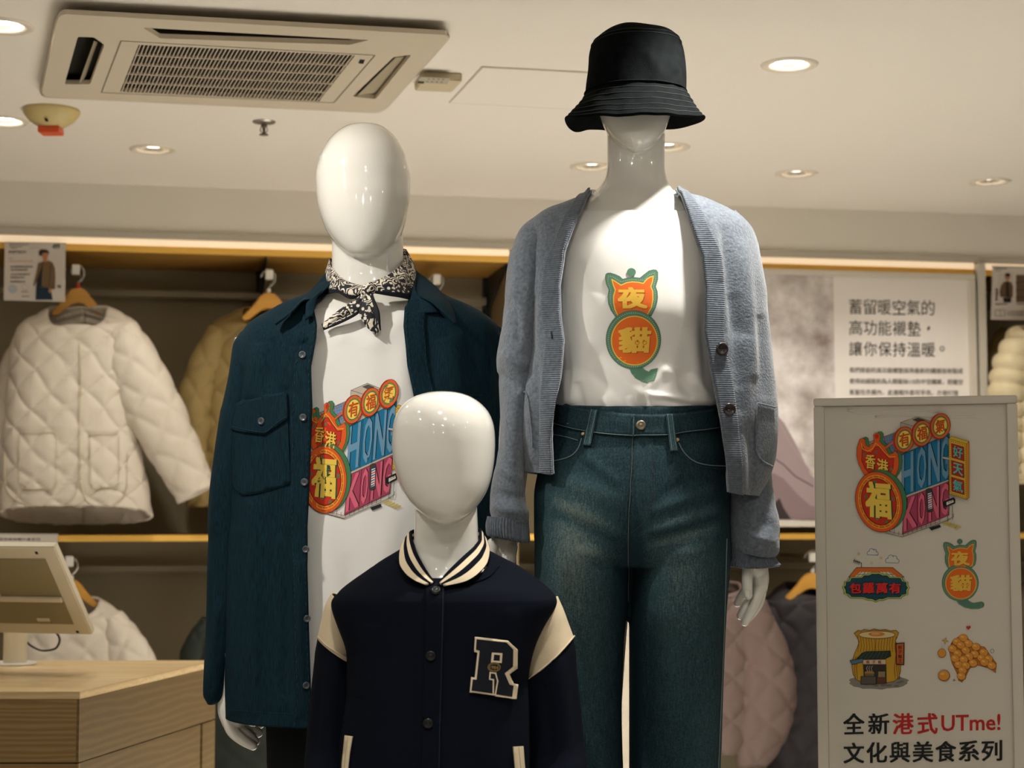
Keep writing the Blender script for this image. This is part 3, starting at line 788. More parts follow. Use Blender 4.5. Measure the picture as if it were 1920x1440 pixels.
# unseen downlights round the camera; last two beams added to bounce light onto ceiling
for (x, y, e_, sz) in ((-2.8, 3.2, 16, 88), (-1.35, 2.2, 12, 88), (0, 1.9, 34, 88), (1.45, 2.2, 14, 88), (2.9, 3.4, 24, 88), (-2.4, 1.2, 20, 88), (-.8, 1.0, 18, 88), (.8, 1.0, 18, 88), (2.4, 1.2, 20, 88), (-1.4, -.9, 14, 88), (0, -1.2, 14, 88), (1.4, -.9, 14, 88), (3.4, 5.2, 36, 88), (-3.2, 5.0, 30, 70), (.05, 5.1, 470, 56), (.55, 4.7, 390, 62)):
    zl = (CEIL if y > 3.3 else HC + 1.15) - .02
    l = bpy.data.lights.new('ceiling_lamp', 'SPOT'); l.spot_size = math.radians(sz); l.spot_blend = .6; l.shadow_soft_size = .04; l.energy = e_; l.color = (1, .965, .91)
    lo = bpy.data.objects.new('ceiling_lamp', l); lo.location = (x, y, zl - .05); COL.objects.link(lo); lo['kind'] = 'helper'
    if y < 3.3:
        l = bpy.data.lights.new('lamp_lens', 'AREA'); l.shape = 'DISK'; l.size = .085; l.energy = 1.6; l.color = (1, .965, .91)
        lo = bpy.data.objects.new('lamp_lens', l); lo.location = (x, y, zl); COL.objects.link(lo); lo['kind'] = 'helper'

# ---- cassette air conditioner
zc = CEIL
ACW = mat('ac_panel', (208, 196, 174), .5, .4); ACD = mat('ac_dark', (14, 15, 13), .7, .3)
def Q(x, y, dz): return PZ(x, y, zc - dz)
outer = rounded([(110, 26), (845, 66), (716, 209), (77, 181)], 16, 5)
slots = [[(268, 52), (692, 75), (656, 84), (300, 72)], [(146, 69), (176, 70), (196, 84), (169, 158), (121, 158)], [(738, 107), (771, 103), (704, 186), (661, 181)]]
grille = [(260, 84), (666, 104), (598, 190), (225, 172)]
dz = .034
ac = empty('air_conditioner', PZ(440, 120, zc), 'square ceiling cassette air conditioner with slatted grille at the upper left', 'air conditioner')
f3 = lambda pl, d_=dz: [PZ(x, y, zc - d_) for x, y in pl]
plate_holes('panel', f3(outer), [f3(rounded(s, 3, 2)) for s in slots] + [f3(grille)], V3(0, 0, .012), ACW, ac)
rim_in = rounded([(122, 32), (832, 70), (708, 203), (90, 176)], 14, 5)
bm = bmesh.new()
A_ = [bm.verts.new(p) for p in f3(outer)]; B_ = [bm.verts.new(PZ(x, y, zc - .001)) for x, y in rounded([(105, 23), (851, 65), (718, 213), (72, 183)], 18, 5)]
for i in range(len(A_)): bm.faces.new((A_[i], A_[(i + 1) % len(A_)], B_[(i + 1) % len(B_)], B_[i]))
bm_obj('panel_rim', bm, ACW, ac, True)
for s in slots + [grille]:
    cxm = sum(p[0] for p in s) / 4; cym = sum(p[1] for p in s) / 4
    prism('recess', [PZ(cxm + (x - cxm) * 1.08, cym + (y - cym) * 1.3, zc - .004) for x, y in s], V3(0, 0, .003), ACD, ac)  # near-black plates stand in for the shade inside the openings
# intake panel outline and grille bars, one by one
zi = zc - dz - .0005
def lerp(a, b, t): return (a[0] + (b[0] - a[0]) * t, a[1] + (b[1] - a[1]) * t)
def bar(a, b, wd, hgt, nm, up=.0):
    A, B = PZ(*a, zi + up), PZ(*b, zi + up); d_ = (B - A).normalized(); s_ = Vector((-d_.y, d_.x, 0)) * wd / 2
    return prism(nm, [A - s_, A + s_, B + s_, B - s_], V3(0, 0, hgt), ACW, ac)
nS = 53
for i in range(nS):
    t_ = (i + .5) / nS; bar(lerp(grille[0], grille[1], t_), lerp(grille[3], grille[2], t_), .0024, .004, 'slat', .001)
for i in range(1, 5):
    # rows close up with distance
    t_ = i / 5; zt = lambda k: lerp(grille[0 if k == 0 else 1], grille[3 if k == 0 else 2], t_ ** .92)
    bar(zt(0), zt(1), .006, .005, 'cross_bar', .0)
ip = [(227, 77), (703, 104), (626, 193), (190, 174)]
for i in range(4):
    a, b_ = ip[i], ip[(i + 1) % 4]; A, B = PZ(*a, zi - .0005), PZ(*b_, zi - .0005); d_ = (B - A).normalized(); s_ = Vector((-d_.y, d_.x, 0)) * .0016
    prism('panel_joint', [A - s_, A + s_, B + s_, B - s_], V3(0, 0, .0004), mat('joint_shadow', (120, 110, 92), .8), ac)
# louvre flaps
FLAP = mat('louvre', (176, 164, 138), .4, .4)
def flap(a, b, c_, d_, za, zb, nm='louvre'):
    pts = [PZ(*a, zc - za), PZ(*b, zc - zb), PZ(*c_, zc - zb), PZ(*d_, zc - za)]
    prism(nm, pts, V3(0, 0, .003), FLAP, ac, bev=.001)
flap((742, 108), (765, 106), (700, 183), (668, 181), .030, .014)
flap((176, 78), (183, 80), (156, 157), (148, 156), .044, .008)
prism('status_light', [PZ(x, y, zc - dz - .001) for x, y in ((675, 112), (684, 113), (681, 120), (672, 119))], V3(0, 0, .002), ACD, ac)
# ---- receiver box right of it
t = empty('receiver_box', PZ(815, 147, zc), 'small cream receiver box with buttons on the ceiling right of the air conditioner', 'control box')
prism('case', [PZ(x, y, zc) for x, y in rounded([(795, 133), (868, 137), (848, 159), (776, 156)], 4, 3)], V3(0, 0, -.022), mat('aged_white_plastic', (206, 192, 160), .5, .4), t, bev=.003)
a_ = Art(); a_.poly([(789, 144), (845, 147), (838, 158), (782, 155)], (178, 172, 152)); a_.poly([(784, 152), (796, 153), (794, 157), (782, 156)], (60, 58, 50))
for i in range(4):
    for j in range(2): a_.rect(802 + i * 9 - j * 3, 147 + j * 5 + i * .4, 806 + i * 9 - j * 3, 149 + j * 5 + i * .4, (120, 116, 100))
for it in range(3): pass
a_.build('buttons', lambda x, y, l: PZ(x, y, zc - .0226 - l * .0001), t)
# ---- access hatch
t = empty('access_hatch', PZ(970, 160, zc), 'flush white ceiling access hatch between the air conditioner and the bucket hat', 'hatch')
prism('hatch_frame', [PZ(x, y, zc - .0005) for x, y in ((903, 124), (1150, 137), (1098, 206), (841, 192))], V3(0, 0, -.0012), mat('hatch_joint', (196, 186, 168), .8), t)
prism('hatch_door', [PZ(x, y, zc - .0005) for x, y in ((905.5, 125.5), (1147, 138), (1096, 204.5), (844.5, 191))], V3(0, 0, -.0024), PAINT, t)
# ---- smoke detector
c = PZ(97, 206, zc)
t = empty('smoke_detector', c, 'round yellowed smoke detector with a red tab, under the ceiling at the left', 'smoke detector')
YEL = mat('yellowed_plastic', (206, 186, 128), .45, .4)
bm = bmesh.new(); lathe(bm, [(0, 0), (.082, 0), (.084, -.006), (.08, -.016), (.066, -.034), (.04, -.05), (.036, -.054), (0, -.054)], c, (0, 0, 1), 36); autosmooth(bm_obj('housing', bm, YEL, t, True), 40)
prism('red_tab', [c + V3(*p) for p in ((-.033, -.03, -.054), (.030, -.03, -.054), (.030, .03, -.054), (-.033, .03, -.054))], V3(0, 0, -.019), mat('red_orange_plastic', (226, 84, 26), .4, .5), t, bev=.002, label='orange red tab')
prism('test_button', [c + V3(*p) for p in ((-.004, -.062, -.04), (.004, -.062, -.04), (.004, -.05, -.044), (-.004, -.05, -.044))], V3(0, 0, -.003), ACD, t)
# ---- sprinkler
c = PZ(495, 228, zc)
t = empty('sprinkler', c, 'small brass ceiling sprinkler between the air conditioner and the mannequin head', 'sprinkler')
bm = bmesh.new(); lathe(bm, [(.036, 0), (.034, -.004), (.02, -.007), (.008, -.008), (0, -.008)], c, (0, 0, 1), 28); bm_obj('escutcheon', bm, mat('chrome_dull', (170, 166, 156), .3, .5, metal=.8), t, True)
SPM = mat('sprinkler_metal', (110, 96, 84), .35, .5, metal=.8)
bm = bmesh.new(); lathe(bm, [(.009, -.006), (.009, -.016), (.005, -.018), (.004, -.036), (.006, -.038), (.014, -.040), (.014, -.0425), (0, -.0425)], c, (0, 0, 1), 16)
tube(bm, [c + V3(.008, 0, -.014), c + V3(.011, 0, -.026), c + V3(.003, 0, -.039)], .0016, 6); tube(bm, [c + V3(-.008, 0, -.014), c + V3(-.011, 0, -.026), c + V3(-.003, 0, -.039)], .0016, 6)
bm_obj('nozzle', bm, SPM, t, True)

# ================================================================== counter and tablet
zt = .92
A, B = PZ(150, 1297, zt), PZ(406, 1238, zt); A0, B0 = PZ(-420, 1297, zt), PZ(-420, 1238, zt)
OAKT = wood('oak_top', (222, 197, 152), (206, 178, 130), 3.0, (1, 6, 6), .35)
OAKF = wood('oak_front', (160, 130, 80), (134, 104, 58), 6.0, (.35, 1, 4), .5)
OAKS = wood('oak_side', (122, 100, 62), (102, 82, 47), 5.0, (.5, .5, 3), .5)  # same oak as the top; front and side colours darkened to carry shade
ct = empty('checkout_counter', (A + B0) / 2 * 1.0 - V3(0, 0, zt), 'light oak counter with an angled corner at the bottom left', 'counter')
prism('counter_top', [A0, A, B, B0], V3(0, 0, -.018), OAKT, ct, bev=.0012)
ds = (B - A).normalized(); ns = Vector((ds.y, -ds.x, 0))   # outward normal of the side face
def board(name, a, b, z0, z1, inward, m, th=.018, **k):
    d_ = (b - a).normalized(); n_ = Vector((-d_.y, d_.x, 0)) * (1 if inward else -1)
    a2 = Vector((a.x, a.y, z0)); b2 = Vector((b.x, b.y, z0))
    return prism(name, [a2, b2, b2 + n_ * th, a2 + n_ * th], V3(0, 0, z1 - z0), m, ct, bev=.001, **k)
inn = 1
e = .0015
fA0, fA = A0 + V3(0, e, 0), A + V3(-.0005, e, 0)
board('front_board', fA0, fA, .752, zt - .0185, True, OAKF)
for k_ in range(4): board('front_board', fA0, fA, .752 - (k_ + 1) * .186 + .003, .749 - k_ * .186, True, OAKF)
sA, sB = A - ns * e, B - ns * e
board('side_board', sA, sB, .752, zt - .0185, True, OAKS)
sb = sA + (sB - sA) * .885
for k_ in range(4): board('side_board', sA - ns * .004, sb - ns * .004, .752 - (k_ + 1) * .186 + .003, .749 - k_ * .186, True, OAKS)
board('side_stile', sb + ds * .004, sB, .0, .749, True, OAKS)
prism('carcass', [Vector((p.x, p.y, .02)) for p in (A0 + V3(0, .03, 0), A - ns * .03 + V3(0, .03, 0), B - ns * .03 + V3(-.02, -.01, 0), B0)], V3(0, 0, zt - .04), OAKS, ct)

TBW = mat('tablet_case_white', (224, 214, 190), .4, .4); TBG = mat('tablet_back_grey', (150, 138, 104), .5, .4)
TR, BR = P(102, 1026, 4.42), P(173, 1191, 4.62); h = BR - TR; wv = Vector((-1, h.x / h.y, 0)).normalized()
Wd = .62; TL, BL = TR + wv * Wd, BR + wv * Wd; nrm = h.cross(wv).normalized()
if nrm.y > 0: nrm = -nrm                      # towards the viewer
tb = empty('tablet_stand', PZ(28, 1248, zt), 'white touch screen on a round pedestal, seen from behind on the oak counter', 'monitor')
def TQ(u, v, d_=0): return TL * (1 - u) * (1 - v) + TR * u * (1 - v) + BR * u * v + BL * (1 - u) * v + nrm * d_
prism('screen_case', [TQ(0, 0), TQ(1, 0), TQ(1, 1), TQ(0, 1)], -nrm * .022, TBW, tb, bev=.003)
bu, bv = .065, .13
ib = [TQ(bu, bv, .001), TQ(1 - bu, bv, .001), TQ(1 - bu, 1 - bv, .001), TQ(bu, 1 - bv, .001)]
prism('back_panel', ib, nrm * .001, TBG, tb, label='grey rear panel')
um = .62
for (u0, u1, v0, v1) in ((bu, 1 - bu, .545, .60), (um, um + .03, bv, .55)):
    prism('back_rib', [TQ(u0, v0, .002), TQ(u1, v0, .002), TQ(u1, v1, .002), TQ(u0, v1, .002)], nrm * .008, TBW, tb, bev=.002)
for (u, v, w_) in ((.90, .05, .012), (.93, .95, .012)):
    prism('screw_hole', [TQ(u, v, .0005), TQ(u + w_, v, .0005), TQ(u + w_, v + .025, .0005), TQ(u, v + .025, .0005)], nrm * .0006, ACD, tb)
prism('port_cover', [TQ(.77, .80, .0022), TQ(.83, .80, .0022), TQ(.83, .835, .0022), TQ(.77, .835, .0022)], nrm * .002, TBW, tb)
c = PZ(28, 1246, zt); rad = 21.5 / FPX * c.y
bm = bmesh.new(); topz = P(28, 1112, c.y).z - zt
lathe(bm, [(rad * .0, 0), (rad, 0), (rad, topz - .012), (rad * .9, topz - .003), (rad * .7, topz), (0, topz)], c, (0, 0, 1), 40); autosmooth(bm_obj('pedestal', bm, TBW, tb, True), 40)
bm = bmesh.new(); lathe(bm, [(0, .0005), (.060, .0005), (.061, .004), (.058, .007), (0, .007)], c, (0, 0, 1), 48); autosmooth(bm_obj('base_plate', bm, WPLAS, tb, True), 40)
bm = bmesh.new(); lathe(bm, [(rad * .62, topz - .002), (rad * .9, topz + .006), (rad * .9, topz + .012), (0, topz + .012)], c + V3(.012, .012, 0), (0, 0, 1), 30); bm_obj('hinge', bm, ACD, tb, True)
bm = bmesh.new(); Yc_ = c.y + .02
tube(bm, [P(x, y, Yc_) for x, y in ((46, 1200), (60, 1212), (82, 1220), (104, 1216), (112, 1200), (106, 1187), (92, 1183), (62, 1184))], .0032, 8)
bm_obj('cable', bm, mat('black_cable', (18, 22, 24), .5), tb, True, label='black looped cable')
# ================================================================== MANNEQUINS
def loft_solid(bm, rings, nv=60, nu=49, ex=2.1, rb=1.0): solid(bm, loft(rings, nv, nu, ex=ex, rb=rb))
# ---- plinths the mannequins stand on (below the frame)
PL = mat('plinth_white', (215, 208, 196), .5, .4)
def plinth(x0, x1, y0, y1, h, label):
    o = prism('display_plinth', [V3(x0, y0, 0), V3(x1, y0, 0), V3(x1, y1, 0), V3(x0, y1, 0)], V3(0, 0, h), PL, bev=.004); tag(o, label, 'plinth'); return o
plinth(-.85, .62, 3.12, 3.80, .45, 'white plinth under the two adult mannequins')
plinth(-.45, .30, 2.70, 3.10, .26, 'lower white plinth under the child mannequin')

# ================= male mannequin: dark denim shirt, white tee, bandana
YM = 3.50
mm = empty('mannequin', P(683, 1790, YM), 'glossy white faceless mannequin in an open dark denim shirt, printed white tee and bandana', 'mannequin', None)
bm = bmesh.new()
head = [R_(232.5, 676, 690, YM, .006), R_(236, 655, 712, YM, .032), R_(247, 635, 731, YM, .058), R_(270, 613, 750, YM, .082), R_(300, 599, 763, YM, .098), R_(335, 592, 769.5, YM, .103),
        R_(365, 593.5, 769, YM - .004, .102), R_(395, 598.5, 764, YM - .01, .097), R_(424, 608, 758, YM - .017, .088), R_(448, 623, 746, YM - .026, .074), R_(468, 641, 727, YM - .036, .055),
        R_(480, 657, 709, YM - .044, .034), R_(485.5, 676, 690, YM - .048, .010)]
loft_solid(bm, head, 90, 65, 2.05)
body = [R_(380, 630, 752, YM + .01, .055), R_(460, 622.5, 756, YM + .012, .062), R_(510, 622.5, 757, YM + .012, .062, .005), R_(535, 616, 764, YM + .012, .066, .012), R_(553, 598, 785, YM + .01, .075, .018), R_(572, 560, 822, YM + .008, .088, .015),
        R_(600, 505, 872, YM + .005, .10, .01), R_(640, 480, 896, YM, .112), R_(760, 500, 870, YM, .118), R_(960, 520, 842, YM, .10), R_(1100, 510, 850, YM, .11), R_(1190, 515, 845, YM, .10), R_(1230, 520, 840, YM, .09)]
loft_solid(bm, body, 90, 65, 2.3)
for (xa, xb, d_) in ((600, 575, 0), (760, 785, 0)):
    tube(bm, [P(xa, 1150, YM), P(xa, 1480, YM), P(xb, 1600, YM), P(xb, 1760, YM)], [.088, .062, .052, .042], 24, True, 24)
    loft_solid(bm, [(xb - 38, 1755, xb + 38, 1755, YM - .02, .05), (xb - 44, 1785, xb + 44, 1785, YM - .05, .13), (xb - 44, 1806, xb + 44, 1806, YM - .05, .135)], 8, 25)
for xs in ((490, 440, 425), (885, 925, 935)):
    tube(bm, [P(xs[0], 640, YM), P(xs[1], 930, YM + .01), P(xs[2], 1235, YM - .01)], [.055, .045, .03], 20, True, 24)
body_m = fused('body', bm, GLOSS, mm, .0036, 2)
# left-hand side of the picture: relaxed hand below the cuff
YH = YM - .02
def hand(name, chains, parent, pre=None, voxel=.0014, label=None):
    bm = bmesh.new()
    for c in chains: capsules(bm, c)
    o = fused(name, bm, GLOSS, parent, voxel, 3); return o
hand('hand', [
    [(432, 1225, YH, 25), (434, 1270, YH, 23), (430, 1305, YH, 21)],
    [(430, 1300, YH, 20), (430, 1330, YH - .005, 22), (436, 1350, YH - .008, 21)],
    [(440, 1300, YH, 16), (448, 1330, YH, 17), (452, 1346, YH, 15)],
    [(428, 1335, YH - .012, 15), (434, 1366, YH - .018, 12.5), (452, 1385, YH - .016, 11), (474, 1398, YH - .008, 9)],
    [(436, 1340, YH, 15), (446, 1366, YH - .004, 12), (464, 1378, YH - .002, 10.5), (478, 1390, YH + .004, 9)],
    [(442, 1340, YH + .015, 14), (458, 1362, YH + .014, 11.5), (472, 1366, YH + .016, 10), (484, 1374, YH + .02, 9)],
    [(446, 1336, YH + .03, 13), (462, 1352, YH + .032, 10.5), (478, 1352, YH + .034, 9.5), (488, 1358, YH + .036, 8)],
    [(446, 1310, YH - .022, 13), (456, 1334, YH - .032, 11.5), (464, 1346, YH - .032, 10.5), (474, 1354, YH - .028, 9)],
], mm)
# white tee
tee_rows = [R_(556, 604, 781, YM, .070, .030), R_(562, 590, 797, YM, .078, .026), R_(578, 548, 836, YM, .094, .02), R_(604, 498, 880, YM, .110, .01), R_(645, 474, 903, YM, .122), R_(760, 484, 890, YM, .128),
            R_(960, 498, 868, YM, .122), R_(1240, 492, 872, YM, .125), R_(1290, 492, 872, YM, .125)]
V = loft(tee_rows, 220, 200, ex=2.4, soft=25)
V = cloth(V, folds=[(775, 575, 690, 650, 14, 4), (600, 560, 640, 640, 12, 3), (690, 640, 700, 1200, 24, 3), (610, 980, 640, 1230, 14, 4), (735, 960, 700, 1200, 16, 4), (655, 1050, 670, 1240, 10, -3), (598, 700, 590, 960, 10, -3), (760, 640, 745, 820, 12, 3)], waves=[(1.6, .30, 3)], seed=3)
tee = garment('tshirt', V, TEE, mm, .003, key='tee')
tee['label'] = 'white tee with a colourful neon sign print'
# black trousers
BLK = BLACKC
bm = bmesh.new()
loft_solid(bm, [R_(1190, 500, 862, YM, .125), R_(1300, 498, 868, YM, .125), R_(1370, 504, 860, YM, .115)], 20, 49)
for (a0_, a1_, b0_, b1_) in ((498, 682, 520, 640), (684, 868, 725, 850)):
    loft_solid(bm, [R_(1290, a0_, a1_, YM, .10), R_(1500, a0_ + 5, a1_ - 8, YM, .095), R_(1778, b0_, b1_, YM, .08)], 40, 41)
fused('trousers', bm, BLK, mm, .006, 4)['label'] = 'black trousers'
# dark denim overshirt
eL = lambda y: np.interp(y, [525, 560, 588, 624, 645, 697, 769, 841, 913, 985, 1080, 1160, 1290, 1350], [620, 592, 586, 594, 594, 583, 586, 584, 581, 577, 578, 580, 584, 576])
eR = lambda y: np.interp(y, [525, 558, 588, 624, 660, 697, 733, 800, 970, 1100, 1350], [782, 780, 759, 757, 761, 764, 772, 786, 800, 806, 810])
shirt_rows = [R_(524, 612, 783, YM, .082, .02), R_(536, 596, 800, YM, .092, .016), R_(553, 568, 838, YM, .105, .01), R_(574, 530, 884, YM, .118), R_(594, 494, 916, YM, .13), R_(614, 464, 937, YM, .137), R_(636, 450, 946, YM, .142),
              R_(675, 442, 946, YM, .146), R_(780, 436, 940, YM, .150), R_(1000, 428, 932, YM, .150), R_(1200, 425, 930, YM, .150), R_(1338, 424, 930, YM, .150, .012)]
V = loft(shirt_rows, 260, 260, eL, eR, ex=2.5, soft=120)
fl = [(485, 650, 470, 740, 9, 4), (510, 640, 500, 735, 7, -4), (530, 600, 536, 720, 8, 5), (450, 690, 446, 800, 7, -4), (470, 950, 478, 1330, 12, 7), (505, 980, 500, 1330, 14, -5), (560, 1060, 566, 1335, 8, 7), (540, 1000, 536, 1300, 8, -6), (438, 1000, 440, 1330, 8, 5),
      (595, 588, 585, 690, 5, 4), (840, 640, 870, 740, 14, 5), (800, 600, 815, 720, 10, -4), (880, 640, 915, 900, 14, -5), (560, 620, 570, 640, 8, 5)]
fl = [(x0, y0, x1, y1, w_, h_ * 1.5) for x0, y0, x1, y1, w_, h_ in fl]
V = cloth(V, folds=fl, waves=[(3.2, .22, 3.5), (1.0, .06, 2)], seed=11)
sh = garment('overshirt', V, DENIMN, mm, .003, key='shirt'); sh['label'] = 'open dark teal denim overshirt'
b = BV['shirt']
def sleeve(name, rings, m, parent, key, folds=(), waves=((3, .2, 3),), seed=1, nv=150, nu=90, ex=2.2, thick=.003, **k):
    V = loft([(a[0], a[1], c[0], c[1], Y_, r) for a, c, Y_, r in rings], nv, nu, ex=ex)
    V = cloth(V, folds=folds, waves=waves, seed=seed)
    return garment(name, V, m, parent, thick, key=key, **k)
sleeve('sleeve', [((452, 626), (520, 618), YM, .05), ((438, 650), (520, 655), YM + .005, .07), ((431, 690), (505, 700), YM + .01, .082), ((417, 770), (490, 775), YM + .01, .085), ((404, 860), (482, 865), YM + .01, .08), ((395, 950), (476, 950), YM + .01, .075),
                  ((389, 1060), (470, 1060), YM + .01, .07), ((386, 1180), (450, 1190), YM + .01, .064), ((384, 1262), (434, 1262), YM + .0, .058), ((383, 1300), (424, 1308), YM - .005, .052), ((392, 1316), (410, 1318), YM - .005, .046)],
       DENIMN, sh, 'shsl', folds=[(430, 640, 420, 760, 6, -4), (410, 880, 400, 1000, 6, 5), (396, 1000, 410, 1130, 6, -5), (405, 1150, 392, 1290, 5, 5)], seed=4)
sleeve('sleeve', [((880, 612), (944, 618), YM, .05), ((880, 655), (952, 650), YM + .005, .07), ((885, 760), (962, 760), YM + .03, .08), ((890, 900), (968, 900), YM + .03, .075), ((892, 1060), (968, 1060), YM + .02, .07), ((890, 1200), (962, 1200), YM, .06), ((892, 1300), (955, 1300), YM, .055)],
       DENIMN, sh, 'shsr', seed=6)
# plackets
Vs = V; st0 = 28
_, G = edge_band('placket', Vs, 0, lambda y: float(np.interp(y, [580, 640, 780, 1000, 1340], [.026, .032, .044, .034, .030])), DENIMN, sh, .0006, .0016, i0=st0)
line3('stitching', G[::2, -2] + np.array([0, -.0028, 0]), .0005, DENIMNL, sh, 1); line3('stitching', G[::2, 1] + np.array([0, -.0028, 0]), .0005, DENIMNL, sh, 1)
_, G = edge_band('placket', Vs, 1, lambda y: .044, DENIMN, sh, .0006, .0016, i0=st0)
line3('stitching', G[::2, -2] + np.array([0, -.0028, 0]), .0005, DENIMNL, sh, 1); line3('stitching', G[::2, 1] + np.array([0, -.0028, 0]), .0005, DENIMNL, sh, 1)
# chest pocket with flap
patch('pocket', b, [(436, 770), (539, 750), (541, 800), (546, 906), (530, 912), (470, 928), (455, 928), (441, 918), (435, 905)], DENIMN, sh, 10, .001, .002, fallY=YM - .15)
seam('stitching', b, [(436, 812), (436, 905), (443, 920), (457, 928), (500, 921), (530, 911), (546, 905)], DENIMNL, sh, .8, .003, .001, dash=3, fallY=YM - .15)
patch('pocket_flap', b, [(442, 759), (460, 752), (490, 745), (539, 735), (541, 786), (525, 797), (499, 815), (465, 811), (433, 806), (436, 785)], DENIMN, sh, 8, .004, .0035, fallY=YM - .15)
seam('stitching', b, [(435, 801), (466, 806), (498, 811), (523, 793), (540, 781)], DENIMNL, sh, .9, .0075, .001, fallY=YM - .15)
seam('stitching', b, [(443, 763), (490, 749), (538, 739)], DENIMNL, sh, .8, .0075, .001, dash=3, fallY=YM - .15)
patch('pocket', b, [(812, 740), (905, 748), (905, 900), (860, 912), (812, 900)], DENIMN, sh, 12, .001, .002, fallY=YM - .15)
seam('stitching', b, [(812, 733), (850, 737), (906, 742)], DENIMNL, sh, .8, .003, .001, dash=3, fallY=YM - .15)
for x, y, r, l_ in ((568, 666, 7, .004), (569, 783, 7, .004), (572, 904, 7, .004), (574, 1030, 6.5, .004), (581 - 6, 1160, 6.5, .004), (573, 1285, 6.5, .004), (494, 790, 6.8, .009)):
    button(b, x, y, r, BTNG, sh, lift=l_, fallY=YM - .15)
seam('hem_stitching', b, [(428, 1330), (470, 1333), (520, 1337), (560, 1338)], DENIMNL, sh, .8, .001, .001, dash=4, fallY=YM - .15)
# shoulder seams
# collar
ruled('collar', [(774, 500, YM + .06), (782, 510, YM + .03), (803, 526, YM + .0), (829, 551, YM - .05), (847, 577, YM - .10), (855, 607, YM - .135)],
      [(769, 520, YM + .02), (772, 548, YM - .06), (786, 556, YM - .10), (806, 565, YM - .125), (832, 588, YM - .14), (854, 608, YM - .138)], DENIMN, sh, 40, 14, .008, .0035, label='pointed shirt collar')
ruled('collar', [(771, 525, YM - .00), (770, 548, YM - .055), (766, 566, YM - .085), (760, 590, YM - .125)], [(776, 520, YM - .01), (781, 550, YM - .09), (800, 562, YM - .11), (822, 585, YM - .125)], DENIMN, sh, 24, 8, 0, .003)
ruled('collar', [(632, 496, YM + .06), (618, 506, YM + .03), (600, 526, YM + .0), (577, 552, YM - .05), (552, 578, YM - .10), (516, 608, YM - .130)],
      [(636, 520, YM + .03), (612, 552, YM - .04), (594, 563, YM - .08), (572, 563, YM - .115), (548, 585, YM - .135), (517, 609, YM - .134)], DENIMN, sh, 40, 14, .008, .0035, label='pointed shirt collar')
ruled('collar', [(630, 516, YM + .0), (612, 540, YM - .055), (596, 556, YM - .09), (587, 590, YM - .135)], [(612, 535, YM - .04), (586, 560, YM - .10), (574, 572, YM - .12), (573, 600, YM - .135)], DENIMN, sh, 24, 8, .004, .003)
ruled('collar', [(632, 497, YM + .06), (660, 488, YM + .10), (700, 485, YM + .11), (745, 488, YM + .10), (775, 499, YM + .06)], [(620, 530, YM + .05), (660, 525, YM + .10), (700, 522, YM + .11), (745, 525, YM + .10), (785, 530, YM + .05)], DENIMN, sh, 30, 6, 0, .003)
# ---- bandana
def paisley():
    m = bpy.data.materials.new('paisley_bandana'); m.use_nodes = True; nt = m.node_tree; N = nt.nodes; L = nt.links
    bs = N['Principled BSDF']; bs.inputs['Roughness'].default_value = .75
    tc = N.new('ShaderNodeTexCoord')
    n0 = N.new('ShaderNodeTexNoise'); n0.inputs['Scale'].default_value = 38
    L.new(tc.outputs['Object'], n0.inputs['Vector'])
    ad = N.new('ShaderNodeMixRGB'); ad.blend_type = 'ADD'; ad.inputs[0].default_value = .035
    L.new(tc.outputs['Object'], ad.inputs[1]); L.new(n0.outputs['Color'], ad.inputs[2])
    vo = N.new('ShaderNodeTexVoronoi'); vo.inputs['Scale'].default_value = 36; L.new(ad.outputs[0], vo.inputs['Vector'])
    def math_(op, a, b=None):
        q = N.new('ShaderNodeMath'); q.operation = op
        for i, x in enumerate((a, b)):
            if x is None: continue
            if isinstance(x, (int, float)): q.inputs[i].default_value = x
            else: L.new(x, q.inputs[i])
        return q.outputs[0]
    rings = math_('SINE', math_('MULTIPLY', vo.outputs['Distance'], 27.0))
    ln = math_('GREATER_THAN', rings, .15)
    vo2 = N.new('ShaderNodeTexVoronoi'); vo2.inputs['Scale'].default_value = 100; L.new(tc.outputs['Object'], vo2.inputs['Vector'])
    dots = math_('LESS_THAN', vo2.outputs['Distance'], .36)
    n1 = N.new('ShaderNodeTexNoise'); n1.inputs['Scale'].default_value = 22; L.new(tc.outputs['Object'], n1.inputs['Vector'])
    sel = math_('GREATER_THAN', n1.outputs[0], .46)
    mixv = math_('ADD', math_('MULTIPLY', ln, sel), math_('MULTIPLY', dots, math_('SUBTRACT', 1.0, sel)))
    # plain dark border along one edge of the band
    sp = N.new('ShaderNodeSeparateXYZ'); L.new(tc.outputs['UV'], sp.inputs[0])
    brd = math_('LESS_THAN', sp.outputs[1], .80)
    f = math_('MINIMUM', math_('MULTIPLY', mixv, brd), 1.0)
    mx = N.new('ShaderNodeMixRGB'); mx.inputs[1].default_value = lin((18, 19, 30)); mx.inputs[2].default_value = lin((222, 212, 192)); L.new(f, mx.inputs[0])
    L.new(mx.outputs[0], bs.inputs['Base Color']); return m
PAIS = paisley()
bd = ruled('bandana', [(618, 486, YM + .055), (618, 494, YM + .02), (625, 505, YM - .03), (638, 519, YM - .07), (659, 531, YM - .095), (686, 537, YM - .102)],
           [(608, 528, YM + .055), (610, 548, YM + .00), (614, 552, YM - .05), (632, 549, YM - .09), (660, 561, YM - .112), (690, 552, YM - .112)], PAIS, mm, 60, 24, .012, .0015, wav=.004, seed=2, label='navy and cream paisley neckerchief tied in front')
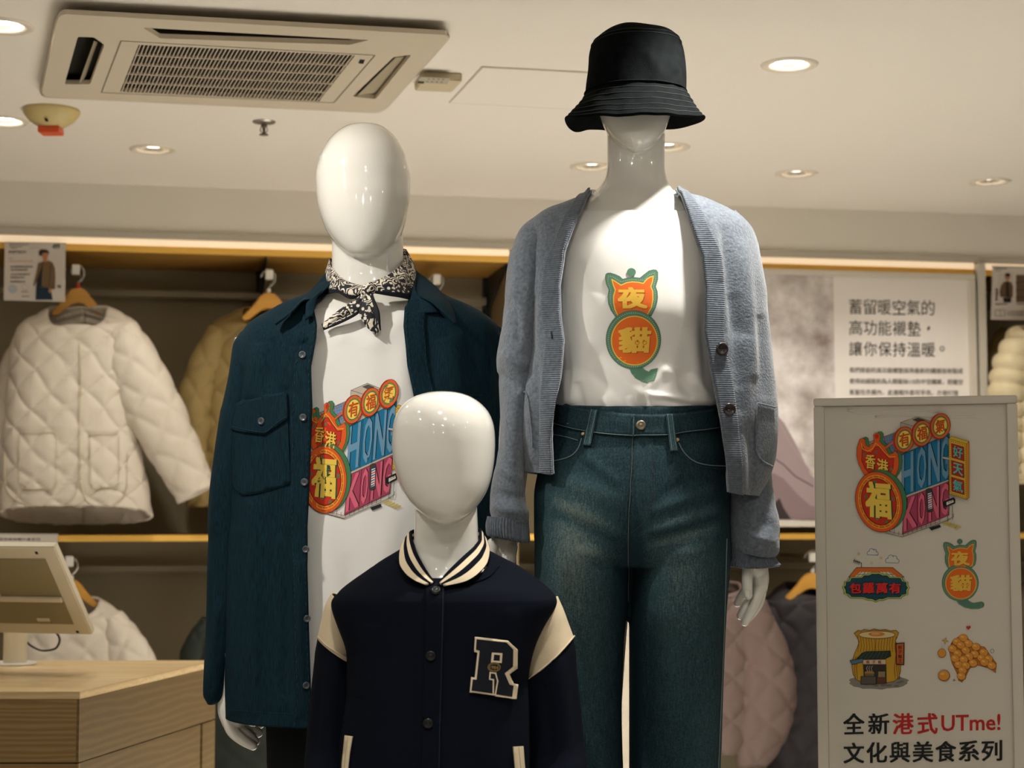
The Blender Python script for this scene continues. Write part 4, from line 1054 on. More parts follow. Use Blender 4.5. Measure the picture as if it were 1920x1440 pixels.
ruled('front_band', [(762, 468, YM + .055), (760, 480, YM + .03), (755, 490, YM - .01), (739, 508, YM - .065), (720, 520, YM - .09), (692, 531, YM - .102)],
      [(778, 500, YM + .055), (784, 528, YM + .0), (781, 546, YM - .04), (768, 562, YM - .08), (738, 556, YM - .108), (694, 548, YM - .112)], PAIS, bd, 60, 24, .014, .0015, wav=.004, seed=5)
ruled('back_band', [(618, 486, YM + .055), (640, 470, YM + .09), (690, 462, YM + .10), (740, 462, YM + .085), (762, 468, YM + .055)], [(608, 528, YM + .055), (640, 515, YM + .09), (690, 505, YM + .10), (745, 500, YM + .085), (778, 500, YM + .055)], PAIS, bd, 40, 10, 0, .0015)
bm = bmesh.new(); bmesh.ops.create_uvsphere(bm, u_segments=32, v_segments=20, radius=1)
ck = P(691, 543, YM - .118)
for v in bm.verts:
    q = v.co.copy(); k_ = 1 + .12 * sin(6 * math.atan2(q.z, q.x) + 4 * q.y); v.co = ck + V3(q.x * .0145 * k_, q.y * .011, q.z * .0135 * k_ + q.x * .004)
bm_obj('knot', bm, PAIS, bd, True)
ruled('tail', [(684, 546, YM - .118), (664, 563, YM - .128), (640, 578, YM - .132), (603, 608, YM - .128)], [(694, 556, YM - .118), (676, 585, YM - .130), (646, 603, YM - .134), (607, 619, YM - .130)], PAIS, bd, 40, 14, .004, .0015, wav=.003, seed=7)
ruled('tail', [(686, 552, YM - .122), (673, 580, YM - .132), (686, 611, YM - .136), (706, 628, YM - .134)], [(698, 548, YM - .118), (702, 560, YM - .130), (712, 588, YM - .136), (714, 619, YM - .134)], PAIS, bd, 40, 14, .005, .0015, wav=.003, seed=9)

# ================= cardigan mannequin
YF = 3.28
fm = empty('mannequin', P(1190, 1790, YF), 'white mannequin in a black bucket hat, grey blue cardigan, cat print tee and blue jeans', 'mannequin')
bm = bmesh.new()
loft_solid(bm, [R_(72, 1184, 1200, YF, .006), R_(78, 1160, 1224, YF, .035), R_(95, 1134, 1250, YF, .065), R_(120, 1118, 1266, YF, .085), R_(150, 1112, 1272, YF, .095), R_(185, 1115, 1268, YF, .093), R_(215, 1124, 1258, YF - .008, .085),
                R_(238, 1133, 1250, YF - .018, .075), R_(258, 1147, 1238, YF - .028, .06), R_(273, 1164, 1221, YF - .038, .04), R_(281, 1180, 1205, YF - .044, .02), R_(284, 1188, 1197, YF - .046, .008)], 80, 65, 2.05)
loft_solid(bm, [R_(180, 1140, 1250, YF + .012, .045), R_(250, 1138, 1247, YF + .012, .05), R_(310, 1138.5, 1246, YF + .012, .05), R_(335, 1134, 1250, YF + .012, .053, .004), R_(353, 1121, 1259, YF + .01, .06, .012), R_(368, 1098, 1278, YF + .008, .07, .016), R_(385, 1060, 1320, YF + .006, .08, .014),
                R_(410, 1020, 1365, YF + .004, .09, .01), R_(450, 1005, 1385, YF, .10), R_(560, 1040, 1345, YF, .12), R_(640, 1052, 1330, YF, .11), R_(740, 1062, 1318, YF, .09), R_(800, 1055, 1330, YF, .095), R_(930, 1025, 1350, YF, .11), R_(1010, 1030, 1350, YF, .11)], 90, 65, 2.25)
for (xa, xb) in ((1110, 1105), (1270, 1275)):
    tube(bm, [P(xa, 960, YF), P(xa, 1350, YF), P(xb, 1560, YF), P(xb, 1740, YF)], [.085, .055, .046, .036], 24, True, 24)
    loft_solid(bm, [(xb - 30, 1735, xb + 30, 1735, YF - .02, .045), (xb - 36, 1765, xb + 36, 1765, YF - .05, .11), (xb - 36, 1788, xb + 36, 1788, YF - .05, .12)], 8, 25)
for xs in ((1015, 975, 952), (1375, 1410, 1415)):
    tube(bm, [P(xs[0], 450, YF), P(xs[1], 740, YF + .01), P(xs[2], 985 if xs[0] < 1200 else 1030, YF)], [.045, .036, .025], 20, True, 24)
fused('body', bm, GLOSS, fm, .0036, 2)
YW = YF - .01
hr = hand('hand', [
    [(1412, 1020, YW, 22), (1414, 1050, YW, 23), (1420, 1066, YW, 20)],
    [(1404, 1048, YW - .012, 14), (1401, 1075, YW - .022, 10.5), (1401, 1100, YW - .026, 10), (1402, 1116, YW - .026, 9)],          # thumb
    [(1416, 1056, YW, 17), (1425, 1080, YW, 15.5), (1426, 1100, YW, 14)],
    [(1426, 1062, YW + .014, 14), (1430, 1085, YW + .014, 12), (1427, 1105, YW + .014, 12)],
    [(1420, 1085, YW + .002, 12), (1404, 1100, YW + .014, 9.5), (1392, 1115, YW + .012, 8.5), (1383, 1131, YW + .004, 7.5)],
    [(1424, 1098, YW + .002, 12), (1410, 1122, YW - .006, 9.5), (1397, 1140, YW - .008, 8.5), (1388, 1155, YW - .006, 7.5)],
    [(1426, 1102, YW - .004, 12), (1416, 1130, YW - .016, 10), (1406, 1150, YW - .018, 9), (1397, 1167, YW - .014, 7.5)],
    [(1428, 1100, YW + .012, 11.5), (1424, 1128, YW + .004, 9), (1414, 1147, YW + .0, 8), (1404, 1160, YW + .0, 7)],
], fm)
bh = bvh_of(hr)
patch('fingernail', bh, [(1397, 1107), (1406, 1107), (1407, 1118), (1402, 1123), (1397, 1118)], GLOSS, hr, 3, .0003, .0008, fallY=YW)
for pl in ([(1379.5, 1129), (1385, 1131), (1384, 1137), (1380, 1136)], [(1384, 1153), (1390, 1155), (1389, 1161), (1385, 1160)], [(1393, 1165), (1399, 1167), (1398, 1173), (1394, 1172)]):
    patch('fingernail', bh, pl, GLOSS, hr, 3, .0002, .0006, fallY=YW)
hand('hand', [
    [(948, 985, YW, 22), (946, 1010, YW, 26), (945, 1028, YW, 24)],
    [(925, 1022, YW - .012, 14), (922, 1045, YW - .02, 12), (926, 1080, YW - .02, 10), (932, 1098, YW - .018, 9)],
    [(956, 1025, YW - .01, 15), (953, 1050, YW - .016, 14), (948, 1075, YW - .016, 12)],
    [(950, 1060, YW - .018, 12), (946, 1088, YW - .022, 9.5), (942, 1112, YW - .018, 8.5), (939, 1128, YW - .012, 7.5)],
    [(952, 1060, YW, 12), (949, 1092, YW - .004, 9.5), (945, 1118, YW - .002, 8.5), (942, 1134, YW, 7.5)],
    [(953, 1058, YW + .018, 12), (951, 1090, YW + .014, 9.5), (948, 1115, YW + .014, 8.5), (945, 1130, YW + .014, 7.5)],
    [(953, 1052, YW + .034, 11), (952, 1080, YW + .032, 8.5), (949, 1100, YW + .03, 7.5), (947, 1112, YW + .03, 7)],
], fm)
# ---- tee
V = loft([R_(357, 1116, 1266, YF, .062, .050), R_(362, 1104, 1280, YF, .068, .046), R_(376, 1070, 1310, YF, .08, .036), R_(400, 1030, 1352, YF, .094, .012), R_(440, 1004, 1384, YF, .112), R_(520, 1020, 1362, YF, .132), R_(590, 1034, 1345, YF, .140),
          R_(640, 1036, 1340, YF, .128), R_(700, 1040, 1342, YF, .112), R_(752, 1042, 1347, YF, .113), R_(775, 1046, 1340, YF, .104), R_(840, 1050, 1335, YF, .098)], 240, 230, ex=2.25, soft=25)
fo = [(1215, 740, 1320, 752, 4, 5), (1225, 757, 1300, 766, 3.5, 4), (1240, 748, 1290, 758, 3, -4), (1128, 676, 1205, 742, 9, 5), (1110, 700, 1180, 760, 7, -4), (1100, 640, 1075, 750, 10, 5), (1085, 720, 1092, 770, 5, -5), (1060, 700, 1066, 760, 6, 6), (1130, 745, 1150, 772, 5, 4),
      (1296, 700, 1335, 758, 7, 6), (1270, 700, 1295, 745, 7, -5), (1300, 620, 1310, 720, 9, 5), (1215, 735, 1222, 772, 3, 5), (1205, 720, 1208, 775, 4, -4), (1180, 745, 1190, 775, 4, 4), (1250, 690, 1200, 740, 8, 4), (1320, 560, 1325, 700, 8, -5), (1066, 560, 1062, 690, 8, -4),
      (1240, 690, 1320, 735, 6, 4), (1120, 560, 1095, 680, 14, 3)]
V = cloth(V, folds=fo, waves=[(1.2, .25, 3), (.6, .07, 1)], seed=8)
ft = garment('tshirt', V, TEE, fm, .003, key='ftee'); ft['label'] = 'white tee with an orange and green cat print'
nu_ = V.shape[1]
bm = bmesh.new(); tube(bm, [Vector(V[2, j]) for j in range(0, nu_ - 1, 3)] + [Vector(V[2, 0])], .0032, 6, False, 0); bm_obj('neck_rib', bm, TEE, ft, True)
bm = bmesh.new(); tube(bm, [Vector(V[8, j]) + V3(0, -.0006, 0) for j in range(0, nu_ - 1, 3)] + [Vector(V[8, 0])], .0008, 6, False, 0); bm_obj('neck_stitching', bm, TEE, ft, True)
# ---- jeans
def denim():
    m = bpy.data.materials.new('washed_blue_denim'); m.use_nodes = True; nt = m.node_tree; N = nt.nodes; L = nt.links
    bs = N['Principled BSDF']; bs.inputs['Roughness'].default_value = .85; bs.inputs['Specular IOR Level'].default_value = .2
    tc = N.new('ShaderNodeTexCoord'); mp = N.new('ShaderNodeMapping'); mp.inputs['Scale'].default_value = (6, 6, .5); L.new(tc.outputs['Object'], mp.inputs[0])
    n = N.new('ShaderNodeTexNoise'); n.inputs['Scale'].default_value = 90; n.inputs['Detail'].default_value = 5; L.new(mp.outputs[0], n.inputs['Vector'])
    n2 = N.new('ShaderNodeTexNoise'); n2.inputs['Scale'].default_value = 330; n2.inputs['Detail'].default_value = 3; L.new(tc.outputs['Object'], n2.inputs['Vector'])
    at = N.new('ShaderNodeAttribute'); at.attribute_name = 'fade'
    a = N.new('ShaderNodeMath'); a.operation = 'MULTIPLY_ADD'; a.inputs[1].default_value = .42; L.new(n.outputs[0], a.inputs[0]); L.new(at.outputs['Fac'], a.inputs[2])
    a2 = N.new('ShaderNodeMath'); a2.operation = 'MULTIPLY_ADD'; a2.inputs[1].default_value = .42; L.new(n2.outputs[0], a2.inputs[0]); L.new(a.outputs[0], a2.inputs[2])
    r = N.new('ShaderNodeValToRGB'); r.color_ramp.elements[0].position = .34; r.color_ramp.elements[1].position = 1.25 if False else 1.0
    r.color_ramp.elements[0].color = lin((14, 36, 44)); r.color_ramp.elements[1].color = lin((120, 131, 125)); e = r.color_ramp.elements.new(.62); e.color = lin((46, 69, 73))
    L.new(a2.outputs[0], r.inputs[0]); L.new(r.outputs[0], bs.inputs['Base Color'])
    bp = N.new('ShaderNodeBump'); bp.inputs['Strength'].default_value = .35; bp.inputs['Distance'].default_value = .001; L.new(n2.outputs[0], bp.inputs['Height']); L.new(bp.outputs[0], bs.inputs['Normal'])
    return m
DEN = denim()
DTHR = mat('denim_seam_thread', (96, 94, 82), .8, .2)
DEDGE = mat('denim_worn_edge', (112, 132, 134), .85, .2)
bm = bmesh.new()
loft_solid(bm, [R_(757, 1041, 1346, YF, .116, .012), R_(790, 1036, 1348, YF, .119, .012), R_(822, 1030, 1354, YF, .122, .006), R_(870, 1012, 1363, YF, .132), R_(935, 1001, 1368, YF, .140), R_(1000, 1001, 1368, YF, .135), R_(1060, 1010, 1360, YF, .11)], 70, 73, 2.3)
loft_solid(bm, [R_(950, 1006, 1190, YF, .118), R_(1040, 1002, 1181, YF, .124), R_(1085, 1002, 1179, YF, .122), R_(1130, 1003, 1177, YF, .118), R_(1200, 1005, 1170, YF, .112), R_(1330, 1010, 1166, YF, .105), R_(1440, 1014, 1168, YF, .102), R_(1768, 1020, 1172, YF, .10)], 90, 61, 2.3)
loft_solid(bm, [R_(950, 1172, 1366, YF, .118), R_(1040, 1180.5, 1369, YF, .124), R_(1085, 1181, 1366, YF, .122), R_(1130, 1180.5, 1362, YF, .118), R_(1200, 1180, 1358, YF, .112), R_(1330, 1180, 1353, YF, .105), R_(1440, 1180, 1350, YF, .102), R_(1768, 1184, 1345, YF, .10)], 90, 61, 2.3)
je = fused('jeans', bm, DEN, fm, .0036, 5); je['label'] = 'high waisted straight blue jeans'
relief(je, [(1187, 822, 1178, 1000, 3, -2.5), (1196, 830, 1192, 985, 4, 3), (1207, 835, 1204, 960, 3, -2.5), (1218, 830, 1216, 980, 4, 3), (1090, 850, 1160, 905, 7, 2.5), (1060, 900, 1165, 940, 8, 3), (1030, 930, 1150, 985, 9, 3.5), (1040, 965, 1160, 1020, 8, -3),
            (1330, 920, 1225, 960, 8, 3), (1350, 965, 1215, 1000, 9, 3.5), (1345, 985, 1225, 1020, 8, -3.5), (1330, 1030, 1210, 1050, 9, 3), (1150, 1040, 1070, 1030, 9, 3), (1160, 1065, 1100, 1070, 8, -3), (1300, 895, 1240, 930, 7, -2.5),
            (1050, 1010, 1040, 1200, 12, 4), (1120, 1080, 1100, 1300, 14, 4), (1245, 1090, 1250, 1400, 16, 4), (1325, 1060, 1335, 1400, 12, 4), (1290, 1180, 1310, 1440, 14, -4), (1140, 1180, 1150, 1420, 10, -4), (1215, 1130, 1210, 1440, 9, -4),
            (1130, 785, 1180, 795, 5, 2), (1270, 790, 1335, 800, 6, 2), (1060, 790, 1100, 797, 5, 2), (1240, 800, 1190, 808, 5, -2)])
me = je.data; n = len(me.vertices); Vv = np.zeros(n * 3); me.vertices.foreach_get('co', Vv); X, Y_ = w2px(Vv.reshape(-1, 3))
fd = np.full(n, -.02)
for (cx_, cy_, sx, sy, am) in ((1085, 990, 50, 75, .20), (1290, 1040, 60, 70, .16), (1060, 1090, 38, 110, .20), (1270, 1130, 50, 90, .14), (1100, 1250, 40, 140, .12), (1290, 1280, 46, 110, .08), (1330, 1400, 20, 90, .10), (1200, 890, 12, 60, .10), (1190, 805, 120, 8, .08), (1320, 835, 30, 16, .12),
                               (1180, 1070, 26, 60, -.14), (1190, 1200, 12, 200, -.16), (1165, 1250, 14, 150, -.10), (1100, 880, 60, 30, -.03), (1270, 900, 60, 30, -.02), (1355, 960, 10, 70, -.10)):  # negative spots put shade at crotch and inner legs into the denim colour
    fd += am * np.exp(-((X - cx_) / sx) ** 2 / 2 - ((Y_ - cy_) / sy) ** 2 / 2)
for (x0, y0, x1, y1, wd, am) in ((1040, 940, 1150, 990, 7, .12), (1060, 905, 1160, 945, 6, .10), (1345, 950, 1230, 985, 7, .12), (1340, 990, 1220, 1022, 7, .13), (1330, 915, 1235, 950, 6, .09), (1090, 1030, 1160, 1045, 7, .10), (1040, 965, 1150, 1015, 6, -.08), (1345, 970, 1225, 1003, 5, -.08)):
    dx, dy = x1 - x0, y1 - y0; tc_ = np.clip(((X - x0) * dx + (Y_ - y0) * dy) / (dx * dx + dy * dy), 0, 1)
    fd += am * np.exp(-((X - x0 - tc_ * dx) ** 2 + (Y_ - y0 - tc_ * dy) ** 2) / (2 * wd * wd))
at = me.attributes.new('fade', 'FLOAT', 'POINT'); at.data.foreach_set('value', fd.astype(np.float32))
jb = bvh_of(je)
wt = [(1044, 757), (1109, 769), (1150, 774), (1187, 777), (1220, 778), (1253, 777), (1300, 772), (1338, 766)]
wb = [(1032, 794), (1083, 807), (1128, 815), (1187, 819), (1246, 818), (1292, 811), (1345, 804)]
FJ = YF - .12
patch('waistband', jb, wt + wb[::-1], DEN, je, 9, .0015, .003, fallY=FJ)
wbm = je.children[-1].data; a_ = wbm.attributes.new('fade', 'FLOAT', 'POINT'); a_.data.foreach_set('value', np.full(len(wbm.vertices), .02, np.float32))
seam('waist_stitching', jb, [(x, y + 3) for x, y in wt], DTHR, je, .8, .005, .001, dash=3, fallY=FJ)
seam('waist_stitching', jb, [(x, y - 2) for x, y in wb], DEDGE, je, 1.3, .005, .0012, fallY=FJ)
def jpatch(nm, pl, fade_shade, off=.005, th=.0025, step=9):
    o = patch(nm, jb, pl, DEN, je, step, off, th, fallY=FJ); a_ = o.data.attributes.new('fade', 'FLOAT', 'POINT'); a_.data.foreach_set('value', np.full(len(o.data.vertices), fade_shade, np.float32)); return o
z9 = lambda pl: [(900 + x / 3.063, 730 + y / 3.063) for x, y in pl]
for lp in (z9([(640, 118), (683, 122), (662, 225), (640, 332), (597, 326), (618, 220)]), z9([(1062, 144), (1102, 144), (1114, 250), (1131, 360), (1088, 362), (1074, 250)])):
    jpatch('belt_loop', lp, .14, .0055, .003, 6)
    seam('loop_stitching', jb, [lerp(lp[0], lp[1], .2), lerp(lp[5], lp[2], .2), lerp(lp[4], lp[3], .2)], DEDGE, je, .9, .0085, .0008, fallY=FJ)
    seam('loop_stitching', jb, [lerp(lp[0], lp[1], .8), lerp(lp[5], lp[2], .8), lerp(lp[4], lp[3], .8)], DEDGE, je, .9, .0085, .0008, fallY=FJ)
jpatch('fly_flap', [(1187, 778), (1190, 777), (1188, 800), (1188, 820), (1185, 820), (1185, 800)], .2, .0055, .002, 6)
seam('fly_seam', jb, [(1186, 820), (1184, 877), (1181, 932), (1178, 991), (1178, 1076)], DTHR, je, 1.1, .0003, .002, fallY=FJ)
seam('fly_stitching', jb, [(1223, 824), (1226, 880), (1226, 926), (1214, 970), (1184, 999)], DTHR, je, .9, .0003, .001, dash=3, fallY=FJ)
seam('inseam', jb, [(1178, 1076), (1177, 1110), (1177, 1128)], DTHR, je, 1.6, .0003, .002, fallY=FJ)
button(jb, *z9([(922, 206)])[0], 9.5, METB, je, holes=False, name='waist_button', lift=.007, dome=True, fallY=FJ)
pcl = [(1091, 822), (1086, 838), (1073, 854), (1052, 862), (1036, 865)]
pcr = [(1272, 830), (1279, 844), (1289, 856), (1308, 868), (1335, 873), (1362, 874)]
for pc in (pcl, pcr):
    seam('pocket_edge', jb, pc, DEDGE, je, 2.2, .0004, .0022, fallY=FJ)
    seam('pocket_stitching', jb, [(x + (-1 if pc is pcl else 1) * 1, y + 5) for x, y in pc], DTHR, je, .8, .0004, .001, dash=3, fallY=FJ)
seam('coin_pocket_edge', jb, [(1038, 815), (1060, 819), (1084, 826)], DEDGE, je, 1.6, .0004, .0016, fallY=FJ)
for x, y in ((1095, 814), (1269, 825)): button(jb, x, y, 3.8, mat('copper_rivet', (196, 170, 130), .3, .5, metal=.8), je, holes=False, name='rivet', lift=.003, dome=True, fallY=FJ)
seam('side_seam', jb, [(1362, 1010), (1358, 1150), (1352, 1300), (1346, 1440)], DEDGE, je, 1.8, .0003, .0016, fallY=YF - .05)
# ---- cardigan
cL = lambda y: np.interp(y, [355, 400, 450, 490, 550, 600, 650, 720, 760, 830, 895], [1106, 1097, 1076, 1060, 1050, 1050, 1057, 1051, 1044, 1036, 1038])
cR = lambda y: np.interp(y, [355, 400, 450, 500, 560, 640, 700, 760, 800, 870, 925], [1272, 1285, 1301, 1318, 1325, 1322, 1333, 1345, 1352, 1362, 1369])
V = loft([R_(354, 1106, 1272, YF, .072, .01), R_(363, 1090, 1290, YF, .085, .008), R_(379, 1056, 1330, YF, .10), R_(396, 1018, 1368, YF, .112), R_(418, 992, 1396, YF, .124), R_(450, 980, 1414, YF, .136), R_(500, 974, 1426, YF, .148), R_(590, 972, 1438, YF, .158),
          R_(680, 966, 1446, YF, .16), R_(770, 958, 1453, YF, .158), (966, 838, 1449, 850, YF, .152), (977, 886, 1424, 932, YF, .148)], 260, 280, cL, cR, ex=2.4, soft=120)
fo = [(1095, 380, 1060, 480, 10, 6), (1050, 400, 1020, 560, 9, -7), (1030, 480, 1010, 640, 10, 9), (1000, 560, 985, 700, 8, -7), (1020, 640, 1025, 800, 10, 7), (990, 720, 1000, 860, 8, 6), (1008, 690, 1012, 880, 5, -6), (1035, 690, 1034, 880, 7, 5),
      (1330, 400, 1350, 520, 10, 7), (1358, 430, 1382, 620, 8, -8), (1395, 460, 1412, 700, 10, 9), (1375, 560, 1384, 720, 8, -6), (1395, 640, 1402, 800, 9, 7), (1425, 600, 1432, 740, 8, -6), (1385, 780, 1390, 920, 9, 6), (1410, 800, 1408, 920, 6, -5), (1365, 700, 1368, 880, 6, 5), (970, 470, 975, 640, 7, 5)]
V = cloth(V, folds=fo, waves=[(4, .24, 3), (1.2, .07, 1.5)], seed=21)
cg = garment('cardigan', V, KNIT, fm, .006, key='cardi'); cg['label'] = 'open heather grey blue knitted cardigan'
cb = BV['cardi']; FC = YF - .15
bw = lambda y: float(np.interp(y, [350, 400, 480, 700, 900], [.012, .028, .036, .035, .030]))
Vc = V
edge_band('front_band', Vc, 0, bw, KNITR, cg, .001, .004, label='ribbed knit front band')
edge_band('front_band', Vc, 1, bw, KNITR, cg, .001, .004, label='ribbed knit front band')
BRB = mat('brown_black_button', (36, 26, 24), .28, .6)
for x, y, r in ((1351, 655, 12), (1366, 768, 12), (1382, 880, 0)):
    if r: button(cb, x, y, r, BRB, cg, lift=.008, fallY=FC)
seam('buttonhole', cb, [(1036, 622), (1038, 636)], mat('buttonhole_thread', (34, 36, 40), .9), cg, 4, .004, .002, fallY=FC)
seam('pocket_seam', cb, [(1451, 764), (1436, 760), (1419, 756), (1416, 800), (1416, 841), (1428, 864), (1447, 874)], KNIT, cg, 3.5, .001, .003, fallY=FC)
seam('pocket_seam', cb, [(968, 742), (985, 735), (996, 790), (1000, 838)], KNIT, cg, 3, .001, .003, fallY=FC)
slv = [((1006, 402), (1052, 430), YF, .05), ((975, 432), (1040, 470), YF - .005, .072), ((958, 478), (1026, 520), YF - .01, .084), ((948, 545), (1014, 575), YF - .015, .088), ((941, 610), (1008, 640), YF - .015, .086), ((931, 680), (1006, 690), YF - .015, .082),
       ((935, 730), (1000, 740), YF - .02, .076), ((936, 800), (990, 810), YF - .025, .07), ((930, 860), (985, 880), YF - .03, .066), ((919, 925), (988, 940), YF - .035, .062), ((917, 955), (993, 965), YF - .038, .06), ((922, 974), (990, 982), YF - .04, .052)]
sleeve('sleeve', slv, KNIT, cg, 'csl', folds=[(958, 560, 975, 640, 7, -8), (945, 660, 985, 690, 8, 8), (935, 700, 975, 730, 7, -7), (950, 790, 960, 880, 8, 5), (935, 880, 975, 900, 6, 5), (928, 925, 980, 935, 6, -5), (925, 950, 985, 962, 5, 5), (968, 480, 962, 580, 6, 5)], waves=((4, .16, 2), (1, .05, 1)), seed=31, thick=.005)
V = loft([(914, 968, 990, 974, YF - .04, .056), (911, 985, 991, 990, YF - .04, .056), (913, 1002, 992, 1012, YF - .04, .054), (922, 1006, 990, 1018, YF - .04, .05)], 30, 240, ex=2.1)
garment('cuff', cloth(V, rib=(.0055, 1.3), waves=((2, .12, 1),), seed=3), KNITV, cg, .006, label='ribbed cuff')
slv = [((1330, 424), (1378, 398), YF + .01, .05), ((1345, 470), (1412, 440), YF + .015, .07), ((1360, 560), (1432, 545), YF + .03, .082), ((1370, 680), (1444, 675), YF + .04, .08), ((1376, 800), (1452, 795), YF + .04, .076), ((1372, 890), (1447, 885), YF + .03, .07),
       ((1366, 950), (1452, 942), YF + .01, .066), ((1364, 1000), (1461, 990), YF - .005, .064), ((1366, 1024), (1460, 1030), YF - .01, .060), ((1376, 1036), (1450, 1046), YF - .01, .05)]
sleeve('sleeve', slv, KNIT, cg, 'csr', folds=[(1380, 940, 1440, 955, 7, 6), (1390, 965, 1450, 985, 6, -5), (1385, 1000, 1450, 1015, 6, 6)], waves=((3, .14, 2), (1, .05, 1)), seed=33, thick=.005)
V = loft([(1370, 1018, 1452, 1026, YF - .01, .052), (1372, 1036, 1450, 1044, YF - .01, .048), (1366, 1052, 1456, 1058, YF - .01, .05), (1362, 1062, 1460, 1062, YF - .01, .054)], 30, 240, ex=2.1)
garment('cuff', cloth(V, rib=(.0055, 1.3), waves=((5, .10, 1),), seed=5), KNITV, cg, .004, label='ribbed cuff turned out at the edge')
# ---- bucket hat
crown = [R_(51, 1188, 1198, YF - .015, .006), R_(53, 1164, 1222, YF - .015, .035), R_(60, 1140, 1247, YF - .015, .064), R_(70, 1122, 1264, YF - .015, .084), R_(80, 1111, 1274, YF - .015, .094), R_(90, 1106, 1278, YF - .015, .098), R_(110, 1102, 1282, YF - .015, .101), R_(140, 1100.5, 1285, YF - .015, .102), R_(179, 1098, 1288, YF - .015, .103)]
V = loft(crown, 90, 140, ex=2.15); V = cloth(V, folds=[(1215, 95, 1240, 150, 8, 3), (1130, 100, 1120, 160, 7, 2), (1270, 90, 1276, 170, 6, 3)], waves=[(2.0, .12, 1)], seed=5)
ht = garment('bucket_hat', V, HATC, fm, .002, key='hat'); ht['label'] = 'black washed denim bucket hat with stitched brim'
Vb = loft([R_(178, 1098, 1288, YF - .015, .103), R_(183, 1095, 1291, YF - .015, .106, .001), R_(205, 1078, 1305, YF - .015, .126, .01), R_(228, 1060, 1321, YF - .015, .150, .02)], 40, 140, ex=2.1, bt=1)
for i in range(40):
    for j in range(140):
        a = -pi + 2 * pi * j / 139; t_ = i / 39
        Vb[i, j, 2] += t_ ** 1.5 * (-.010 * math.exp(-((a + 2.15) / .35) ** 2) + .006 * math.exp(-((a + 1.35) / .4) ** 2) + .006 * math.exp(-((a - 1.5) / .4) ** 2) + .0015 * sin(a * 7))
Vb = cloth(Vb, waves=[(1.0, .05, 1)], seed=9)
garment('brim', Vb, HATC, ht, .0045, key='brim')
HTH = mat('hat_thread', (32, 37, 35), .8, .2)
def ringrow(V, i, r, nm, m, par, out=.0005):
    n_ = V.shape[1]; c = V[i].mean(axis=0)
    pts = [Vector(V[i, j]) + (Vector(V[i, j] - c)).normalized() * out for j in range(0, n_ - 1)]
    bm = bmesh.new(); tube(bm, pts + [pts[0]], r, 5, False, 0); return bm_obj(nm, bm, m, par, True)
for i in (6, 13, 20, 27, 33): ringrow(Vb, i, .0007, 'brim_stitching', HTH, ht)
ringrow(Vb, 38, .0016, 'brim_edge', HATC, ht); ringrow(V, 87, .0016, 'crown_seam', HATC, ht, .001); ringrow(V, 30, .0008, 'crown_stitching', HTH, ht); ringrow(V, 34, .0008, 'crown_stitching', HTH, ht)

# ================= child mannequin in the varsity jacket
YK = 2.97
km = empty('mannequin', P(830, 2130, YK), 'small child mannequin with a glossy egg head in a navy varsity jacket with letter patch', 'mannequin')
bm = bmesh.new()
loft_solid(bm, [R_(733.5, 824, 836, YK, .005), R_(736, 803, 857, YK, .03), R_(742, 782, 878, YK, .052), R_(756, 758, 901, YK, .074), R_(780, 742, 920, YK, .092), R_(805, 736.5, 927, YK, .100), R_(830, 735.5, 928.5, YK, .102), R_(860, 737, 927, YK - .002, .100), R_(885, 742, 923.5, YK - .006, .095),
                R_(910, 750, 917, YK - .012, .088), R_(935, 763, 905, YK - .02, .076), R_(956, 782, 888, YK - .03, .058), R_(972, 803, 868, YK - .038, .038), R_(980, 818, 850, YK - .042, .02), R_(983, 829, 839, YK - .044, .008)], 90, 73, 2.1)
loft_solid(bm, [R_(900, 782, 892, YK + .012, .045), R_(985, 777, 896, YK + .012, .05), R_(1010, 776, 897, YK + .012, .05, .004), R_(1035, 772, 901, YK + .012, .055, .012), R_(1058, 763, 908, YK + .01, .060, .016), R_(1085, 715, 962, YK + .008, .076, .01), R_(1120, 668, 1000, YK, .09),
                R_(1300, 690, 955, YK, .09), R_(1500, 695, 950, YK, .085), R_(1560, 700, 950, YK, .085)], 80, 61, 2.25)
for xa in (755, 915):
    tube(bm, [P(xa, 1520, YK), P(xa, 1800, YK), P(xa, 2080, YK)], [.075, .05, .035], 22, True, 20)
    loft_solid(bm, [(xa - 30, 2070, xa + 30, 2070, YK - .02, .04), (xa - 36, 2100, xa + 36, 2100, YK - .04, .10), (xa - 36, 2122, xa + 36, 2122, YK - .04, .105)], 8, 25)
for xs in ((660, 632, 625), (1010, 1036, 1045)):
    tube(bm, [P(xs[0] + (-8 if xs[0] < 800 else 12), 1165, YK + .035), P(xs[1], 1360, YK + .04), P(xs[2], 1600, YK + .0)], [.033, .030, .024], 18, True, 20)
fused('body', bm, GLOSS, km, .0034, 2)
for sx, xh in ((1, 622), (-1, 1048)):
    hand('hand', [[(xh, 1590, YK - .02, 22), (xh, 1625, YK - .025, 24), (xh + 3 * sx, 1650, YK - .025, 22)]] + [[(xh - 12 * sx + i * 9 * sx, 1648, YK - .04 + i * .012, 11), (xh - 10 * sx + i * 9 * sx, 1680 + (i % 3) * 3, YK - .045 + i * .012, 9), (xh - 4 * sx + i * 8 * sx, 1705 + (2 - abs(i - 1)) * 4, YK - .045 + i * .012, 8)] for i in range(4)]
         + [[(xh + 14 * sx, 1620, YK - .04, 11), (xh + 24 * sx, 1645, YK - .05, 9), (xh + 26 * sx, 1665, YK - .05, 8)]], km, voxel=.002)
bm = bmesh.new()
loft_solid(bm, [R_(1500, 668, 985, YK, .11), R_(1600, 660, 995, YK, .11), R_(1660, 670, 985, YK, .10)], 20, 45)
